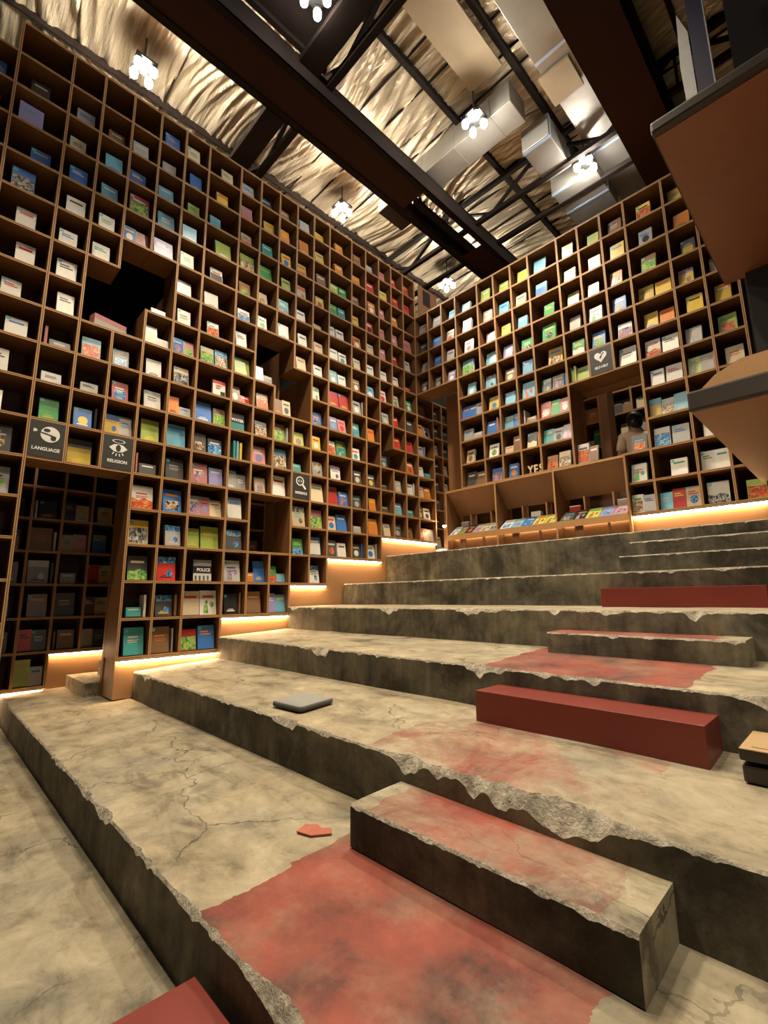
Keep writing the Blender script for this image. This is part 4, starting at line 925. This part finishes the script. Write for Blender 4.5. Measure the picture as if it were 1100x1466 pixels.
LLAB = ['dazzling lamp cluster above the upper left of the long bookcase', 'lamp cluster above the middle of the long bookcase', 'lamp cluster in the corner above both bookcases', 'large lamp cluster between the two ceiling beams',
        'lamp cluster above the far bookcase beside maroon beam', 'lamp cluster at the top edge of the photo', 'added unseen fill lamp over the middle terraces, above the frame', 'pendant lamp cluster beside the loft, right of the frame', 'added unseen fill lamp behind the camera on the bookcase side']
for (x, y, z, watt), lab in zip(LAMPS, LLAB):
    L = empty('lamp_cluster', (x, y, Z(z))); tag(L, lab, 'lamp', 'ceiling lamp clusters')
    b = MB(); b.box((-0.12, -0.12, 0.10), (0.12, 0.12, 0.13)); b.build('mounting_plate', BLACKM, L)
    b = MB(); b.tube((0, 0, 0.13), (0, 0, 0.19 if abs(x-1.8) < 0.01 else ZC-z-0.05), 0.012); b.build('stem', BLACKM, L)
    for dx, dy in ((-0.085, -0.085), (0.085, -0.085), (-0.085, 0.085), (0.085, 0.085)):
        b = MB(); b.tube((dx, dy, 0.10), (dx, dy, 0.03), 0.036, 0.050); h = b.build('lamp_head', BLACKM, L)
        b = MB(); b.sphere((dx, dy, -0.01), 0.042); b.build('bulb', BULB3 if x < 0 else BULB if y > -2 else BULB2, h)
    ld = bpy.data.lights.new('lamp_beam', 'SPOT'); ld.energy = watt; ld.color = LAMP_COL; ld.spot_size = math.radians(100 if z > 0 else 150); ld.spot_blend = 0.6; ld.shadow_soft_size = 0.10
    lo = bpy.data.objects.new('lamp_beam', ld); link(lo, L); lo.location = (0, 0, -0.05)

# ------------------------------------------------------------------ person behind the far bookcase
def skin(name, verts, edges, radii, mat, parent=None, sub=2, root=0):
    me = bpy.data.meshes.new(name); me.from_pydata(verts, edges, []); o = bpy.data.objects.new(name, me); COL.objects.link(o)
    md = o.modifiers.new('s', 'SKIN'); md.use_smooth_shade = True
    for i, r in enumerate(radii):
        sv = me.skin_vertices[0].data[i]; sv.radius = (r, r) if not isinstance(r, tuple) else r; sv.use_root = (i == root)
    s2 = o.modifiers.new('u', 'SUBSURF'); s2.levels = sub; s2.render_levels = sub
    dg = bpy.context.evaluated_depsgraph_get(); dg.update(); me2 = bpy.data.meshes.new_from_object(o.evaluated_get(dg))
    bpy.data.objects.remove(o); me2.materials.clear(); me2.materials.append(mat); me2.name = name
    for p in me2.polygons: p.use_smooth = True
    return link(bpy.data.objects.new(name, me2), parent)
SKINM = plain('skin', (0.36,0.20,0.13), 0.55, var=0.06); HAIR = plain('black_hair', (0.010,0.009,0.009), 0.45, var=0.3, scale=60)
SHIRT = plain('tan_shirt', (0.62,0.47,0.31), 0.9, var=0.08, scale=12); TROUS = plain('dark_trousers', (0.03,0.032,0.045), 0.9); SHOE = plain('dark_shoe', (0.02,0.02,0.02), 0.5)
PX, PY, PZ = 3.17, 0.68, -4.948
PR = empty('person', (PX, PY, Z(PZ))); PR.rotation_euler = (0, 0, math.radians(35)); tag(PR, 'person in tan shirt seen from behind, browsing beyond the far bookcase', 'person')
# local: faces +y; x to their right... height 1.70
bv = [(0,0,0.93),(0,0,1.08),(0,-0.005,1.25),(0,-0.01,1.38),(0,0.0,1.455),(0,0.03,1.55),(0,0.045,1.63),(0,0.14,1.555)]
be = [(0,1),(1,2),(2,3),(3,4),(4,5),(5,6),(5,7)]; br = [0.135,0.125,0.145,0.12,0.055,0.085,0.078,0.02]
for s in (-1, 1):
    k = len(bv); bv += [(s*0.165,-0.005,1.375),(s*0.215,0.01,1.10),(s*0.16,0.20,1.02),(s*0.13,0.27,1.05)]; be += [(3,k),(k,k+1),(k+1,k+2),(k+2,k+3)]; br += [0.058,0.044,0.034,0.028]
    for fi, (dx, dz) in enumerate(((-0.028,0.0),(-0.010,0.008),(0.009,0.006),(0.026,-0.004))):
        q = len(bv); bv += [(s*0.13+dx, 0.32, 1.065+dz), (s*0.13+dx, 0.355, 1.045+dz)]; be += [(k+3,q),(q,q+1)]; br += [0.010,0.008]
    q = len(bv); bv += [(s*0.13-s*0.045, 0.285, 1.085)]; be += [(k+3,q)]; br += [0.010]
    k = len(bv); bv += [(s*0.095,0.0,0.86),(s*0.10,0.01,0.48),(s*0.10,-0.02,0.09),(s*0.105,0.13,0.035)]; be += [(0,k),(k,k+1),(k+1,k+2),(k+2,k+3)]; br += [0.095,0.060,0.042,0.032]
skin('body', bv, be, br, SKINM, PR, 2)
tv = [(0,0,0.90),(0,0,1.08),(0,-0.005,1.25),(0,-0.01,1.375),(0,0.0,1.43)]; te = [(0,1),(1,2),(2,3),(3,4)]; tr = [0.155,0.145,0.165,0.135,0.065]
for s in (-1, 1):
    k = len(tv); tv += [(s*0.17,-0.005,1.37),(s*0.215,0.005,1.16)]; te += [(3,k),(k,k+1)]; tr += [0.072,0.062]
skin('shirt', tv, te, tr, SHIRT, PR, 2)
gv = [(0,0,0.95)]; ge = []; gr = [0.15]
for s in (-1, 1):
    k = len(gv); gv += [(s*0.095,0.0,0.86),(s*0.10,0.01,0.48),(s*0.10,-0.02,0.10)]; ge += [(0,k),(k,k+1),(k+1,k+2)]; gr += [0.108,0.075,0.06]
skin('trousers', gv, ge, gr, TROUS, PR, 2)
hb = MB(); hb.sphere((0,0.025,1.625), 0.108, 0, 18, 12, (0.92,1.0,1.0)); hb.sphere((0,-0.03,1.56), 0.085, 0, 14, 10, (0.95,0.75,1.0)); hb.build('hair', HAIR, PR)
for s in (-1, 1):
    eb = MB(); eb.sphere((s*0.088,0.045,1.565), 0.030, 0, 10, 8, (0.35,0.7,1.0)); eb.build('ear', SKINM, PR)
    eb = MB(); eb.sphere((s*0.034,0.112,1.585), 0.011, 0, 10, 8); eb.build('eye', SIGNW, PR)
    eb = MB(); eb.sphere((s*0.105,0.07,0.035), 0.07, 0, 12, 8, (0.62,1.75,0.55)); eb.build('shoe', SHOE, PR)
eb = MB(); eb.sphere((0,0.118,1.515), 0.024, 0, 10, 8, (1.0,0.3,0.25)); eb.build('mouth', plain('lips', (0.30,0.10,0.08), 0.5), PR)
